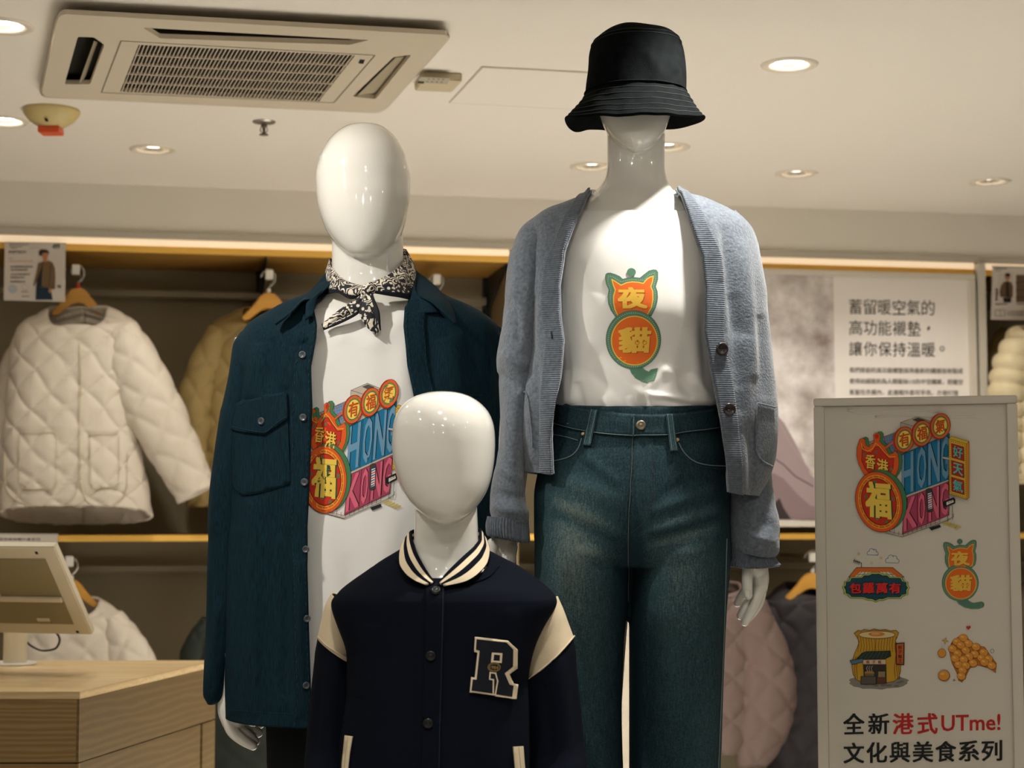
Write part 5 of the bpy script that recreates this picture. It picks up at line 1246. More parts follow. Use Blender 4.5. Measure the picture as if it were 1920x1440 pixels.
for (x0_, x1_) in ((660, 826), (830, 995)): loft_solid(bm, [R_(1600, x0_, x1_, YK, .09), R_(2095, x0_ + 25, x1_ - 25, YK, .075)], 30, 37)
fused('trousers', bm, BLK, km, .006, 3)['label'] = 'dark trousers'
V = loft([R_(1034, 751, 920, YK, .078, .046), R_(1044, 734, 940, YK, .087, .043), R_(1060, 705, 975, YK, .10, .034), R_(1078, 680, 1003, YK, .112, .022), R_(1096, 652, 1026, YK, .120, .012), R_(1112, 628, 1042, YK, .126, .005), R_(1124, 618, 1049, YK, .128),
          R_(1140, 620, 1044, YK, .130), R_(1172, 632, 1024, YK, .132), R_(1226, 650, 1000, YK, .134), R_(1277, 649, 990, YK, .135), R_(1440, 634, 994, YK, .135), R_(1530, 636, 994, YK, .13)], 260, 240, ex=2.8, soft=400, softx=40)
V = cloth(V, folds=[(690, 1180, 672, 1300, 14, 5), (720, 1250, 715, 1430, 18, 5), (960, 1150, 975, 1290, 14, 4), (665, 1230, 668, 1440, 10, -4), (985, 1300, 982, 1440, 8, 4), (880, 1310, 900, 1440, 20, 4), (700, 1075, 640, 1110, 10, 3)], waves=[(3, .25, 2)], seed=41)
vj = garment('varsity_jacket', V, NAVYJ, km, .005, key='kid'); vj['label'] = 'navy varsity jacket with cream shoulder inserts and striped collar'
kb = BV['kid']; FK = YK - .13
INS = dict(label='cream shoulder insert')
sleeve('shoulder_insert', [((622, 1112), (672, 1140), YK + .03, .05), ((612, 1132), (676, 1170), YK + .035, .066), ((603, 1165), (680, 1215), YK + .04, .076), ((596.5, 1193), (676, 1246), YK + .04, .08)], CREAMF, vj, 'ki1', waves=((1, .2, 2),), nv=50, thick=.003, **INS)
sleeve('shoulder_insert', [((975, 1150), (1046, 1118), YK + .03, .05), ((975, 1190), (1058, 1145), YK + .035, .066), ((968, 1240), (1067, 1170), YK + .04, .076), ((966, 1290), (1075.5, 1193), YK + .04, .08)], CREAMF, vj, 'ki2', waves=((1, .2, 2),), nv=50, thick=.003, **INS)
sleeve('sleeve', [((598, 1192), (676, 1245), YK + .04, .079), ((592, 1225), (684, 1275), YK + .04, .08), ((583, 1300), (682, 1320), YK + .04, .08), ((575, 1380), (676, 1385), YK + .035, .078), ((568, 1460), (668, 1460), YK - .005, .076), ((572, 1560), (660, 1565), YK - .01, .066), ((590, 1600), (650, 1602), YK - .015, .05)],
       NAVYJ, vj, 'ks1', folds=[(620, 1250, 610, 1440, 12, 6), (600, 1240, 590, 1420, 8, -5), (640, 1240, 640, 1440, 9, -5)], seed=43, thick=.004)
sleeve('sleeve', [((966, 1288), (1074, 1193), YK + .04, .079), ((975, 1320), (1081, 1225), YK + .04, .08), ((985, 1360), (1090, 1300), YK + .04, .08), ((992, 1410), (1096, 1380), YK + .035, .078), ((1000, 1470), (1101, 1460), YK - .005, .076), ((1006, 1560), (1096, 1565), YK - .01, .066), ((1016, 1600), (1078, 1602), YK - .015, .05)],
       NAVYJ, vj, 'ks2', folds=[(1050, 1240, 1062, 1440, 12, 6), (1078, 1240, 1085, 1420, 8, -5), (1025, 1290, 1030, 1440, 9, -5)], seed=44, thick=.004)
seam('insert_piping', BV['ki1'], [(598, 1194), (612, 1209), (632, 1223), (654, 1236)], CREAMF, vj, 3, .0005, .003, fallY=YK - .05)
seam('insert_piping', BV['ki2'], [(1075, 1193), (1056, 1216), (1030, 1243), (986, 1277)], CREAMF, vj, 3, .0005, .003, fallY=YK - .05)
STR = [(0, .19, 0), (.19, .40, 1), (.40, .64, 0), (.64, .96, 1), (.96, 1.1, 0)]
for (A_, B_, sd) in (([(771, 996, YK + .05), (773, 1010, YK + .01), (779, 1030, YK - .03), (792, 1057, YK - .07), (806, 1080, YK - .095), (815, 1092, YK - .103)], [(756, 1016, YK + .045), (750, 1036, YK + .0), (749, 1056, YK - .045), (759, 1076, YK - .088), (778, 1090, YK - .108), (797, 1097, YK - .114)], 1),
                     ([(900, 992, YK + .05), (899, 1008, YK + .01), (889, 1024, YK - .03), (866, 1046, YK - .07), (842, 1070, YK - .095), (822, 1093, YK - .106)], [(911, 1012, YK + .045), (917, 1034, YK + .0), (914, 1054, YK - .045), (899, 1075, YK - .088), (874, 1091, YK - .110), (836, 1099, YK - .118)], 2)):
    o = ruled('rib_collar', A_, B_, [NAVYJ, CREAMF], vj, 60, 61, .004, .004, mats_v=STR, label='navy and cream striped rib collar')
ruled('rib_collar', [(771, 996, YK + .05), (800, 985, YK + .07), (840, 983, YK + .075), (875, 985, YK + .07), (900, 992, YK + .05)], [(752, 1026, YK + .05), (790, 1020, YK + .08), (840, 1018, YK + .085), (880, 1020, YK + .08), (915, 1024, YK + .05)], [NAVYJ, CREAMF], vj, 40, 31, 0, .004, mats_v=STR)
seam('neck_seam', kb, [(744, 1050), (752, 1066), (770, 1082), (800, 1093), (830, 1098), (880, 1095), (915, 1083), (935, 1062)], NAVYJ, vj, 4, .0005, .003, fallY=FK)
pf = [(798, 1097), (797, 1160), (795, 1250), (792, 1350), (790, 1450), (788, 1500)]
patch('button_placket', kb, pf + [(x + 36, y) for x, y in pf[::-1]], NAVYJ, vj, 12, .001, .003, fallY=FK)
seam('placket_seam', kb, [(x + 33, y) for x, y in pf], mat('navy_thread', (34, 42, 58), .9), vj, .9, .0042, .0008, fallY=FK)
for x, y, r in ((817, 1111, 9.5), (808, 1229, 9.5), (803, 1355, 9.5)):
    button(kb, x, y, r, DARKB, vj, holes=False, name='snap_button', lift=.006, dome=True, fallY=FK)
for pl in ([(651, 1379), (664, 1381), (659, 1410), (655, 1445), (652, 1480), (643, 1478), (646, 1430)], [(959, 1400), (977, 1399), (979, 1430), (983, 1480), (966, 1482), (962, 1430)]):
    patch('pocket_welt', kb, pl, CREAMF, vj, 8, .0025, .003, fallY=FK, label='cream pocket welt')
seam('welt_seam', kb, [(657, 1381), (652, 1420), (648, 1478)], mat('cream_shadow_thread', (150, 134, 104), .9), vj, 1.0, .005, .001, fallY=FK)
seam('welt_seam', kb, [(968, 1400), (971, 1430), (975, 1480)], MATS['cream_shadow_thread'], vj, 1.0, .005, .001, fallY=FK)
# hem rib
ringV = loft([R_(1525, 658, 986, YK, .128), R_(1580, 662, 982, YK, .122)], 12, 200, ex=2.3)
garment('hem_rib', cloth(ringV, rib=(.006, 1.2)), NAVYJ, vj, .004)
# letter patch
z7 = lambda pl: [(560 + x / 3.13, 980 + y / 3.13) for x, y in pl]
Ro = z7([(1033, 669), (1225, 690), (1274, 740), (1272, 850), (1227, 886), (1249, 940), (1274, 946), (1263, 1035), (1146, 1018), (1148, 1014), (1002, 996), (1010, 904), (1031, 908), (1047, 762), (1028, 757)])
lp = patch('letter_patch', kb, Ro, CREAMF, vj, 7, .003, .003, fallY=FK, label='cream and navy letter R patch')
a_ = Art(lambda x, y: (560 + x / 3.13, 980 + y / 3.13))
NV = (16, 20, 30); CR = (220, 202, 170); GD = (150, 122, 66)
a_.poly([(1044, 684), (1220, 703), (1260, 745), (1258, 845), (1209, 884), (1238, 950), (1262, 957), (1253, 1022), (1150, 1006), (1138, 1003), (1014, 986), (1022, 920), (1044, 922), (1062, 752), (1040, 746)], NV)
a_.line([(1124, 880), (1121, 918), (1143, 922), (1142, 1010)], 8, CR); a_.line([(1124, 880), (1156, 884), (1168, 930), (1154, 1010)], 8, CR)
a_.poly([(1134, 762), (1196, 766), (1192, 824), (1128, 820)], CR); a_.poly([(1147, 774), (1182, 777), (1180, 812), (1143, 809)], NV)
a_.ell(1147, 848, 40, 29, NV); a_.ering(1147, 848, 38, 27, 3.5, GD); a_.ering(1147, 848, 31, 20, 2, GD)
a_.tbox('1984', 1122, 838, 20, GD, .02, w=50, ang=4)
a_.build('letter_print', surfmap(kb, .0064, .00005, FK), vj, step=6, rough=.9)
# ================================================================== PRINTS
ORG = (232, 96, 36); RED = (206, 52, 32); GLD = (240, 190, 60); YLW = (246, 208, 84); GRN = (74, 128, 84); DGR = (34, 74, 58); BLK_ = (26, 24, 22)
BLU = (112, 156, 186); BLD = (28, 118, 158); PNK = (226, 106, 128); PKD = (176, 70, 98); BGE = (196, 182, 164); CYN = (90, 190, 180)
def hongkong(conv, full=True):
    a = Art(conv)
    OUT = BLK_
    def op(pts, col, w=3): a.poly(pts, col); a.line(pts, w, OUT, True)
    # roof block
    op([(834, 290), (982, 237), (1112, 283), (1112, 360), (940, 400), (834, 360)], BGE); a.line([(834, 290), (950, 322), (1112, 283)], 3, OUT); a.line([(950, 322), (950, 400)], 3, OUT)
    a.poly([(935, 264), (988, 246), (1052, 268), (1000, 290)], (88, 82, 76))
    # roof
    op([(560, 460), (800, 372), (1265, 385), (1265, 420), (835, 580), (700, 560)], BGE)
    op([(690, 418), (800, 380), (840, 470), (760, 560), (700, 540)], (130, 148, 178))
    for i in range(6): a.line([(690 + i * 20, 420 + i * 2 - i * 8), (730 + i * 20, 540 - i * 4)], 2.5, (84, 98, 130))
    for i in range(5): a.line([(700, 430 + i * 24), (830, 395 + i * 26)], 2.5, (84, 98, 130))
    # the two storeys
    op([(833, 575), (1266, 388), (1258, 795), (858, 945)], BLD)
    t1 = lambda x: 577 - (x - 833) * .43; b1 = lambda x: 943 - (x - 858) * .375
    for ch, x0, x1 in (('H', 842, 948), ('O', 980, 1060), ('N', 1080, 1180), ('G', 1192, 1260)):
        q = [(x0, t1(x0) + 4), (x1, t1(x1) + 4), (x1, b1(x1) - 14), (x0, b1(x0) - 12)]
        a.text(ch, [(x + 6, y - 4) for x, y in q], OUT, .035); a.text(ch, q, BLU, .03)
    for x in (965, 1070, 1186): a.line([(x, t1(x)), (x, b1(x))], 4, OUT)
    op([(858, 940), (1260, 790), (1260, 806), (862, 958)], BGE, 2)
    op([(868, 958), (1260, 806), (1262, 1105), (850, 1270)], PKD)
    t2 = lambda x: 958 - (x - 868) * .387; b2 = lambda x: 1268 - (x - 850) * .395
    for ch, x0, x1 in (('K', 862, 975), ('O', 990, 1050), ('N', 1086, 1172), ('G', 1186, 1258)):
        q = [(x0, t2(x0) + 6), (x1, t2(x1) + 6), (x1, b2(x1) - 12), (x0, b2(x0) - 10)]
        a.text(ch, [(x + 6, y - 4) for x, y in q], OUT, .035); a.text(ch, q, PNK, .03)
    for x in (982, 1072, 1180): a.line([(x, t2(x)), (x, b2(x))], 4, OUT)
    # kerb, railings
    a.line([(700, 1255), (850, 1292), (1270, 1135)], 7, BGE); a.line([(700, 1260), (850, 1298), (1275, 1142)], 3, OUT); a.line([(740, 1250), (850, 1275), (1180, 1160)], 3, (120, 60, 50)); 
    for i in range(12):
        x = 740 + i * 40; y = (1240 + (x - 740) * .32) if x < 850 else 1278 - (x - 850) * .38
        a.line([(x, y - 16), (x, y + 14)], 4, (120, 60, 50))
    a.poly([(1085, 1215), (1180, 1188), (1192, 1210), (1105, 1240)], (40, 44, 48))
    for i in range(5):
        x = 1195 + i * 28; y = 1178 + i * 11; a.poly([(x, y), (x + 50, y - 20), (x + 66, y - 14), (x + 18, y + 8)], (206, 182, 84))
    # barber pole
    op([(1058, 880), (1085, 868), (1112, 880), (1120, 1070), (1090, 1080), (1065, 1068)], (70, 66, 64)); a.poly([(1074, 915), (1108, 905), (1112, 1045), (1080, 1055)], (236, 232, 226))
    for i in range(7):
        y = 915 + i * 20; a.poly([(1074, y + 10), (1109, y - 4), (1109, y + 6), (1075, y + 20)], (220, 84, 60) if i % 2 else (50, 100, 170))
    # clock sign on posts
    op([(1214, 985), (1300, 950), (1316, 965), (1314, 1000), (1228, 1034), (1214, 1022)], (34, 32, 32)); a.poly([(1238, 990), (1296, 968), (1304, 990), (1240, 1018)], (232, 226, 214)); a.tbox('大押', 1246, 984, 22, BLK_, .01, w=46, ang=-20)
    for x in (1250, 1290): a.line([(x, 1020), (x, 1145)], 5, (110, 104, 98))
    a.line([(1250, 1145), (1300, 1120), (1300, 1095)], 5, (110, 104, 98))
    # gourd shaped sign with its green side
    g = [(475, 438), (500, 428), (522, 440), (530, 490), (555, 505), (575, 480), (598, 470), (600, 430), (596, 400), (612, 384), (640, 382), (656, 400), (656, 430), (650, 455), (672, 480), (700, 500), (715, 540), (735, 572), (765, 560), (792, 540), (812, 570), (822, 640), (815, 700), (795, 750), (760, 800), (700, 830), (560, 800), (505, 730), (468, 660), (450, 590), (452, 510)]
    op([(x + 28, y - 12) for x, y in g], GRN); op(g, ORG)
    op([(x, y) for x, y in [(500, 500), (530, 540), (575, 560), (612, 505), (640, 500), (690, 560), (735, 610), (775, 606), (770, 690), (730, 760), (650, 760), (560, 740), (520, 690), (492, 620)]], RED, 4)
    a.line([(488, 470), (500, 520), (545, 545), (590, 520), (615, 470), (650, 500), (690, 550), (735, 592), (790, 590)], 5, GLD); a.ell(626, 412, 18, 22, RED)
    for (x, y) in ((508, 560), (612, 540), (745, 690), (540, 640)): a.rect(x, y, x + 20, y + 22, GRN)
    for ch, q in (('香', [(528, 562), (615, 580), (612, 705), (525, 690)]), ('港', [(628, 600), (728, 622), (724, 755), (624, 735)])):
        a.text(ch, [(x + 9, y + 5) for x, y in q], BLK_, .03); a.text(ch, q, YLW, .03)
    a.ell(676, 972, 212, 272, GRN, 60, -14); a.ering(676, 972, 212, 272, 3, OUT, -14)
    a.ell(645, 988, 204, 270, ORG, 60, -14); a.ering(645, 988, 205, 271, 4, OUT, -14)
    a.ering(645, 988, 178, 240, 6, GLD, -14); a.ering(645, 988, 160, 218, 5, GLD, -14)
    c_, s_ = cos(math.radians(-14)), sin(math.radians(-14))
    for i in range(40):
        an = 2 * pi * i / 40; r0, r1 = (170, 230), (156, 212)
        p0 = (r0[0] * cos(an), r0[1] * sin(an)); p1 = (r1[0] * cos(an + .05), r1[1] * sin(an + .05))
        a.line([(645 + p0[0] * c_ - p0[1] * s_, 988 + p0[0] * s_ + p0[1] * c_), (645 + p1[0] * c_ - p1[1] * s_, 988 + p1[0] * s_ + p1[1] * c_)], 5, (214, 120, 40) if i % 2 else GLD)
    a.ell(645, 988, 150, 206, RED, 50, -14); a.ering(645, 988, 151, 207, 4, OUT, -14)
    for (x, y) in ((600, 800), (760, 950), (520, 930), (620, 1120), (750, 1080), (540, 860), (700, 1150)): a.rect(x, y, x + 22, y + 26, GRN)
    q = [(530, 800), (745, 815), (760, 1150), (525, 1120)]
    a.text('福', [(x + 12, y + 4) for x, y in q], DGR, .07); a.text('福', q, YLW, .055)
    # three round signs
    a.line([(710, 510), (800, 440)], 14, ORG)
    for ch, cx_, cy_ in (('有', 868, 440), ('福', 1025, 385), ('氣', 1186, 322)):
        a.ell(cx_ - 8, cy_ + 3, 90, 116, (178, 66, 30), 40, 10); a.ell(cx_, cy_, 86, 112, ORG, 40, 10); a.ering(cx_, cy_, 88, 114, 4, OUT, 10); a.ell(cx_, cy_, 68, 92, (98, 132, 92), 40, 10); a.ell(cx_, cy_, 58, 80, YLW, 40, 10); a.ering(cx_, cy_, 59, 81, 3, OUT, 10)
        q = [(cx_ - 48, cy_ - 52), (cx_ + 40, cy_ - 72), (cx_ + 46, cy_ + 46), (cx_ - 44, cy_ + 66)]
        a.text(ch, [(x + 4, y + 3) for x, y in q], OUT, .02); a.text(ch, q, (214, 88, 34), .02)
    if full:
        op([(1258, 434), (1282, 412), (1437, 456), (1415, 480)], (214, 178, 60)); op([(1415, 480), (1437, 456), (1437, 948), (1420, 966)], (226, 136, 40)); op([(1258, 434), (1415, 480), (1420, 966), (1265, 918)], (222, 176, 58))
        a.dots([(1268, 452), (1405, 492), (1410, 950), (1275, 910)], 17, 4, BLK_, True)
        for ch, y in (('好', 474), ('天', 622), ('氣', 770)):
            op([(1282, y), (1392, y + 32), (1396, y + 156), (1285, y + 124)], (178, 44, 30))
            q = [(1296, y + 16), (1382, y + 40), (1384, y + 142), (1298, y + 116)]; a.text(ch, [(x + 4, y_ + 2) for x, y_ in q], BLK_, .035); a.text(ch, q, CYN, .03)
        a.line([(1212, 600), (1262, 610)], 14, BGE)
    return a
def cat(conv, tail):
    a = Art(conv); G = (92, 132, 108); GL = (176, 196, 150); Y_ = (240, 196, 72); O_ = (234, 110, 40)
    ear = [(155, 148), (172, 134), (205, 131), (262, 148), (310, 170), (345, 202), (400, 187), (460, 180), (540, 188), (585, 150), (640, 108), (690, 95), (722, 98), (740, 122), (740, 200), (715, 285), (734, 340), (738, 400), (733, 450), (715, 520), (668, 610), (270, 632), (215, 550), (186, 480), (178, 400), (190, 320), (160, 250), (148, 190)]
    a.poly(tail, G); a.dots([((x * .86 + 80), (y * .9 + 125)) for x, y in tail], 24, 4.5, GL, True)
    a.line([(443, 150), (443, 190)], 12, G); a.ell(443, 122, 50, 46, G)
    a.poly(ear, G); a.line(ear, 6, (70, 104, 84), True)
    inn = [(224, 204), (262, 226), (326, 268), (390, 240), (450, 231), (520, 235), (577, 248), (618, 200), (655, 176), (690, 168), (680, 230), (662, 284), (684, 340), (686, 430), (668, 520), (625, 596), (288, 606), (258, 540), (243, 470), (243, 390), (262, 322), (238, 262)]
    mid = [((p[0] + q[0]) / 2, (p[1] + q[1]) / 2) for p, q in zip([(185, 165), (235, 175), (325, 232), (390, 214), (455, 205), (530, 212), (590, 210), (640, 150), (705, 130), (715, 200), (690, 284), (712, 345), (712, 425), (692, 520), (645, 600)], [(185, 165), (235, 175), (325, 232), (390, 214), (455, 205), (530, 212), (590, 210), (640, 150), (705, 130), (715, 200), (690, 284), (712, 345), (712, 425), (692, 520), (645, 600)])]
    a.dots(mid, 21, 5, GL); a.dots([(185, 165), (178, 230), (212, 320), (205, 400), (212, 480), (240, 550), (270, 610)], 21, 5, GL)
    a.poly(inn, O_); a.line(inn, 12, Y_, True)
    a.ell(466, 880, 310, 330, G, 56); a.ering(466, 880, 311, 331, 5, (70, 104, 84)); 
    a.dots([(466 + 284 * cos(2 * pi * i / 60), 882 + 302 * sin(2 * pi * i / 60)) for i in range(60)], 24, 6, GL, True)
    a.ell(476, 892, 264, 280, Y_, 56); a.ell(476, 892, 251, 268, O_, 56)
    for ch, q in (('夜', [(284, 286), (590, 286), (630, 535), (290, 535)]), ('貓', [(288, 738), (672, 735), (650, 1035), (300, 1035)])):
        a.text(ch, [(x + 8, y + 8) for x, y in q], (190, 84, 30), .07); a.text(ch, q, (238, 190, 74), .055)
    a.ering(508, 915, 26, 24, 7, (210, 110, 40)); a.ering(592, 915, 26, 24, 7, (210, 110, 40))
    return a
# tee print (affine from the sign drawing to the shirt)
src = np.array([(655, 985, 1), (1180, 320, 1), (868, 455, 1), (850, 1265, 1), (1265, 790, 1), (1265, 390, 1)], float)
dst = np.array([(205, 1000), (765, 235), (425, 380), (360, 1325), (795, 750), (845, 315)], float)
Am, *_ = np.linalg.lstsq(src, dst, rcond=None)
def to_tee(x, y):
    u, v = np.array([x, y, 1.]) @ Am; return (570 + u / 4.8, 690 + v / 4.8)
hongkong(to_tee, True).build('print', surfmap(BV['tee'], .0012, .000012, YM - .12), tee, step=9, rough=.85, label='colourful neon street sign print')
tail_t = [(415, 1185), (440, 1255), (490, 1315), (560, 1350), (615, 1372), (640, 1352), (700, 1338), (722, 1290), (742, 1200), (665, 1215), (640, 1240), (600, 1222), (570, 1190), (560, 1150), (460, 1160)]
cat(lambda x, y: (1110 + x / 6, 490 + y / 6), tail_t).build('print', surfmap(BV['ftee'], .0012, .00002, YF - .13), ft, step=8, rough=.85, label='orange and green cat shaped print')

# ================================================================== SIGN STAND
pA, pB = P(1525, 747, 3.65), P(1907, 740, 3.54); dx_ = (pB - pA); dx_.z = 0; dx_.normalize(); nS_ = Vector((-dx_.y, dx_.x, 0))
SP = Plane(pA, nS_)
def sprism(name, px, dep, m, off=0, **k): return prism(name, [SP.hit(x, y, off) for x, y in px], nS_ * dep, m, sg, **k)
bot = SP.hit(1540, 1440).z
sg = empty('sign_stand', (SP.hit(1716, 1200) * 1.0) * 1 - V3(0, 0, SP.hit(1716, 1200).z), 'white framed poster stand with cartoon street sign prints at the lower right', 'sign')
SW = mat('sign_frame', (222, 214, 198), .45, .4); SH = mat('sign_sheet', (222, 214, 198), .5, .3, bump=(9, .05, .01, (1, 1, 4)))
W_ = (pB - pA).length
def SL(u, z): return pA + dx_ * u + V3(0, 0, z - pA.z)
zt_ = pA.z; zb_ = .35
def sbox(name, u0, u1, z0, z1, d0, d1, m, bev=.001, **k):
    return prism(name, [SL(u, z) + nS_ * d0 for u, z in ((u0, z0), (u1, z0), (u1, z1), (u0, z1))], nS_ * (d1 - d0), m, sg, bev=bev, **k)
fw = .0215
sbox('frame_rail', 0, W_, zt_ - .017, zt_, 0, .03, SW, .002); sbox('frame_rail', 0, W_, zb_, zb_ + .02, 0, .03, SW, .002)
sbox('frame_stile', 0, fw, zb_ + .0205, zt_ - .0175, .0, .03, SW, .002); sbox('frame_stile', W_ - fw, W_, zb_ + .0205, zt_ - .0175, .0, .03, SW, .002)
sbox('back_board', fw, W_ - fw, zb_ + .0205, zt_ - .0175, .012, .028, SW)
sheet = sbox('poster_sheet', fw + .0005, W_ - fw - .0005, zb_ + .021, zt_ - .018, .0105, .0118, SH, 0)
bm = bmesh.new(); tube(bm, [SL(W_ / 2, zb_) + nS_ * .015, SL(W_ / 2, .02) + nS_ * .015], .016, 16); bm_obj('post', bm, DKMET, sg, True)
bm = bmesh.new(); lathe(bm, [(0, 0), (.17, 0), (.17, .006), (.14, .014), (.02, .02), (0, .02)], SL(W_ / 2, 0) + nS_ * .015, (0, 0, 1), 40); bm_obj('foot', bm, DKMET, sg, True)
# ripple of the sheet under the top rail
FS = .0105
def smap(x, y, l): return SP.hit(x, y, 0) + nS_ * (FS - .0006 - l * .00003)
for k_, pl in enumerate(([(1588, 768), (1612, 774), (1640, 773), (1700, 768), (1760, 771)], [(1640, 781), (1700, 778), (1770, 782), (1830, 780)])):
    bm = bmesh.new(); tube(bm, [smap(x, y, 0) + nS_ * .0022 for x, y in pl], .0034, 8); bm_obj('sheet_ripple', bm, SH, sg, True)
zA = lambda x, y: (1510 + x / 4.683, 730 + y / 4.683)
zB = lambda x, y: (1510 + x / 3.273, 1000 + y / 3.273)
hongkong(zA).build('street_sign_picture', smap, sg, rough=.5)
def t2s(x, y):   # tee drawing -> sign drawing (zB frame)
    if y < 560: u, v = 950 + (x - 450) * .345, 34 + (y - 75) * .36
    else: u, v = 952 + (x - 470) * .365, 306 + (y - 885) * .345
    return zB(u, v)
inv = lambda x, y: ((x - 952) / .365 + 470, (y - 306) / .345 + 885)
tail_s = [inv(*p) for p in [(915, 395), (985, 395), (1005, 415), (1030, 428), (1060, 424), (1080, 419), (1096, 428), (1099, 442), (1092, 456), (1062, 466), (1020, 467), (975, 457), (940, 436)]]
cat(t2s, tail_s).build('cat_picture', smap, sg, rough=.5)
# signboard with four characters, roof, clouds
a = Art(zB); TE = (24, 70, 92); OR_ = (222, 112, 40)
for cx_, cy_, k_ in ((412, 118, .9), (532, 162, 1.1)):
    pl = []
    for (bx, by, r, a0, a1) in ((-24, 6, 14, 130, 275), (-8, -10, 16, 190, 340), (12, -8, 14, 230, 380), (26, 8, 12, 270, 430)):
        pl += [(cx_ + k_ * (bx + r * cos(math.radians(q))), cy_ + k_ * (by + r * sin(math.radians(q)))) for q in np.linspace(a0, a1, 8)]
    a.line(pl, 3.5, (128, 158, 186), True)
for x, y in ((325, 127), (463, 152), (405, 184)): a.ering(x, y, 8, 8, 3, (222, 176, 110))
a.line([(295, 168), (342, 183), (342, 210)], 4, BLK_)
for i in range(4): a.line([(300 + i * 10, 160 + i * 4), (296 + i * 10, 180 + i * 4)], 3.5, BLK_)
a.poly([(312, 211), (535, 211), (605, 270), (264, 270)], OR_); a.line([(312, 211), (535, 211), (605, 270), (264, 270)], 3, BLK_, True)
a.poly([(335, 238), (518, 238), (562, 270), (298, 270)], (226, 218, 196))
for i in range(9): a.line([(345 + i * 21, 238), (312 + i * 29, 270)], 2.5, BLK_)
a.line([(318, 254), (542, 254)], 2.5, BLK_)
so = [(222, 330), (236, 318), (236, 296), (262, 292), (274, 268), (340, 266), (356, 250), (385, 250), (408, 238), (430, 240), (452, 238), (476, 250), (504, 250), (520, 266), (590, 268), (604, 292), (630, 298), (630, 320), (640, 335), (630, 352), (630, 378), (600, 386), (588, 402), (508, 402), (478, 414), (452, 414), (430, 426), (406, 414), (380, 412), (354, 402), (272, 400), (258, 380), (234, 374), (234, 350)]
sc_ = lambda k_x, k_y: [(430 + (x - 430) * k_x, 332 + (y - 332) * k_y) for x, y in so]
a.poly(so, (48, 66, 40)); a.poly(sc_(.985, .97), (190, 204, 84)); a.poly(sc_(.945, .89), BLK_); a.poly(sc_(.93, .86), TE)
for i in range(18):
    x = 262 + i * 20
    for j in range(6): a.ering(x, 282 + j * 20, 8, 8, 1.6, (44, 110, 120), 0, 8)
for i, ch in enumerate('包羅萬有'):
    x = 270 + i * 81; q = [(x, 306), (x + 72, 302), (x + 73, 368), (x + 2, 372)]
    a.text(ch, [(u + 3, v + 3) for u, v in q], BLK_, .06); a.text(ch, q, (222, 40, 34), .05)
a.build('signboard_picture', smap, sg, rough=.5)
# dumpling shaped shop
a = Art(zB); YB_ = (204, 156, 40); BR_ = (120, 78, 26)
bl_ = []
rs = random.Random(3)
for i in range(30):
    an = 2 * pi * i / 30; k_ = 1 + rs.uniform(-.06, .10); bl_.append((448 + 178 * k_ * cos(an), 915 + 44 * k_ * sin(an)))
a.poly(bl_, (140, 134, 122))
for i in range(16): a.ell(300 + rs.random() * 300, 890 + rs.random() * 50, 16, 7, (116, 110, 100), 10)
bag = [(298, 615), (322, 598), (340, 602), (360, 592), (392, 598), (420, 588), (455, 596), (490, 592), (520, 602), (556, 598), (571, 612), (562, 640), (552, 660), (560, 690), (572, 730), (582, 790), (584, 850), (570, 890), (540, 912), (480, 922), (350, 918), (312, 900), (292, 868), (284, 820), (288, 780), (302, 735), (318, 700), (328, 668), (316, 640)]
a.poly(bag, YB_); a.line(bag, 4, BR_, True)
for i in range(15):
    x = 318 + i * 17; a.line([(x, 625 + (i % 3) * 6), (x + (8 if i < 7 else -8), 680 + (i * 7 % 40)), (x + (2 if i < 7 else -4), 730)], 3, BR_)
for x in (300, 312, 545, 560, 572): a.line([(x + 8, 760), (x, 830), (x + 6, 895)], 3, BR_)
a.ell(438, 624, 112, 24, (226, 206, 150), 30); a.ell(436, 620, 50, 14, (222, 130, 60), 24); a.ell(430, 618, 28, 8, (230, 170, 100), 20); a.ering(438, 624, 113, 25, 4, BR_)
a.poly([(352, 806), (496, 806), (498, 925), (360, 932)], (52, 44, 38)); a.poly([(345, 738), (372, 728), (520, 724), (524, 756), (488, 772), (310, 778)], (36, 54, 44)); 
for i in range(7): a.line([(375 + i * 21, 729), (330 + i * 26, 775)], 3, (70, 92, 76))
a.line([(345, 738), (372, 728), (520, 724), (524, 756), (488, 772), (310, 778)], 3, BLK_, True)
a.poly([(352, 778), (492, 776), (494, 806), (352, 806)], (214, 190, 160)); a.line([(352, 778), (492, 776), (494, 806), (352, 806)], 3, (130, 60, 40), True)
for i, ch in enumerate('蝦子蝦'): a.tbox(ch, 372 + i * 36, 782, 20, (110, 30, 26), .02)
a.poly([(272, 782), (352, 770), (352, 792), (284, 808)], (92, 120, 146)); a.line([(272, 782), (352, 770), (352, 792), (284, 808)], 3, BLK_, True)
a.ell(392, 858, 30, 12, (170, 130, 60), 20); a.rect(364, 862, 420, 905, (112, 96, 74)); a.rect(340, 880, 432, 928, (92, 84, 74)); a.line([(340, 880), (432, 880), (432, 928), (340, 928)], 3, BLK_, True)
for i in range(3): a.line([(380 + i * 14, 846), (374 + i * 14, 830), (382 + i * 14, 816)], 2.5, (206, 200, 186))
a.rect(440, 885, 492, 925, (98, 60, 40)); a.rect(446, 850, 488, 884, (150, 128, 92))
a.poly([(552, 676), (608, 672), (606, 812), (556, 808)], BLK_); a.poly([(558, 682), (602, 678), (600, 805), (561, 802)], (196, 96, 40))
for i, ch in enumerate('蝦子麵王'): a.tbox(ch, 568, 690 + i * 28, 23, (84, 34, 22), .02)
a.build('dumpling_shop_picture', smap, sg, rough=.5)
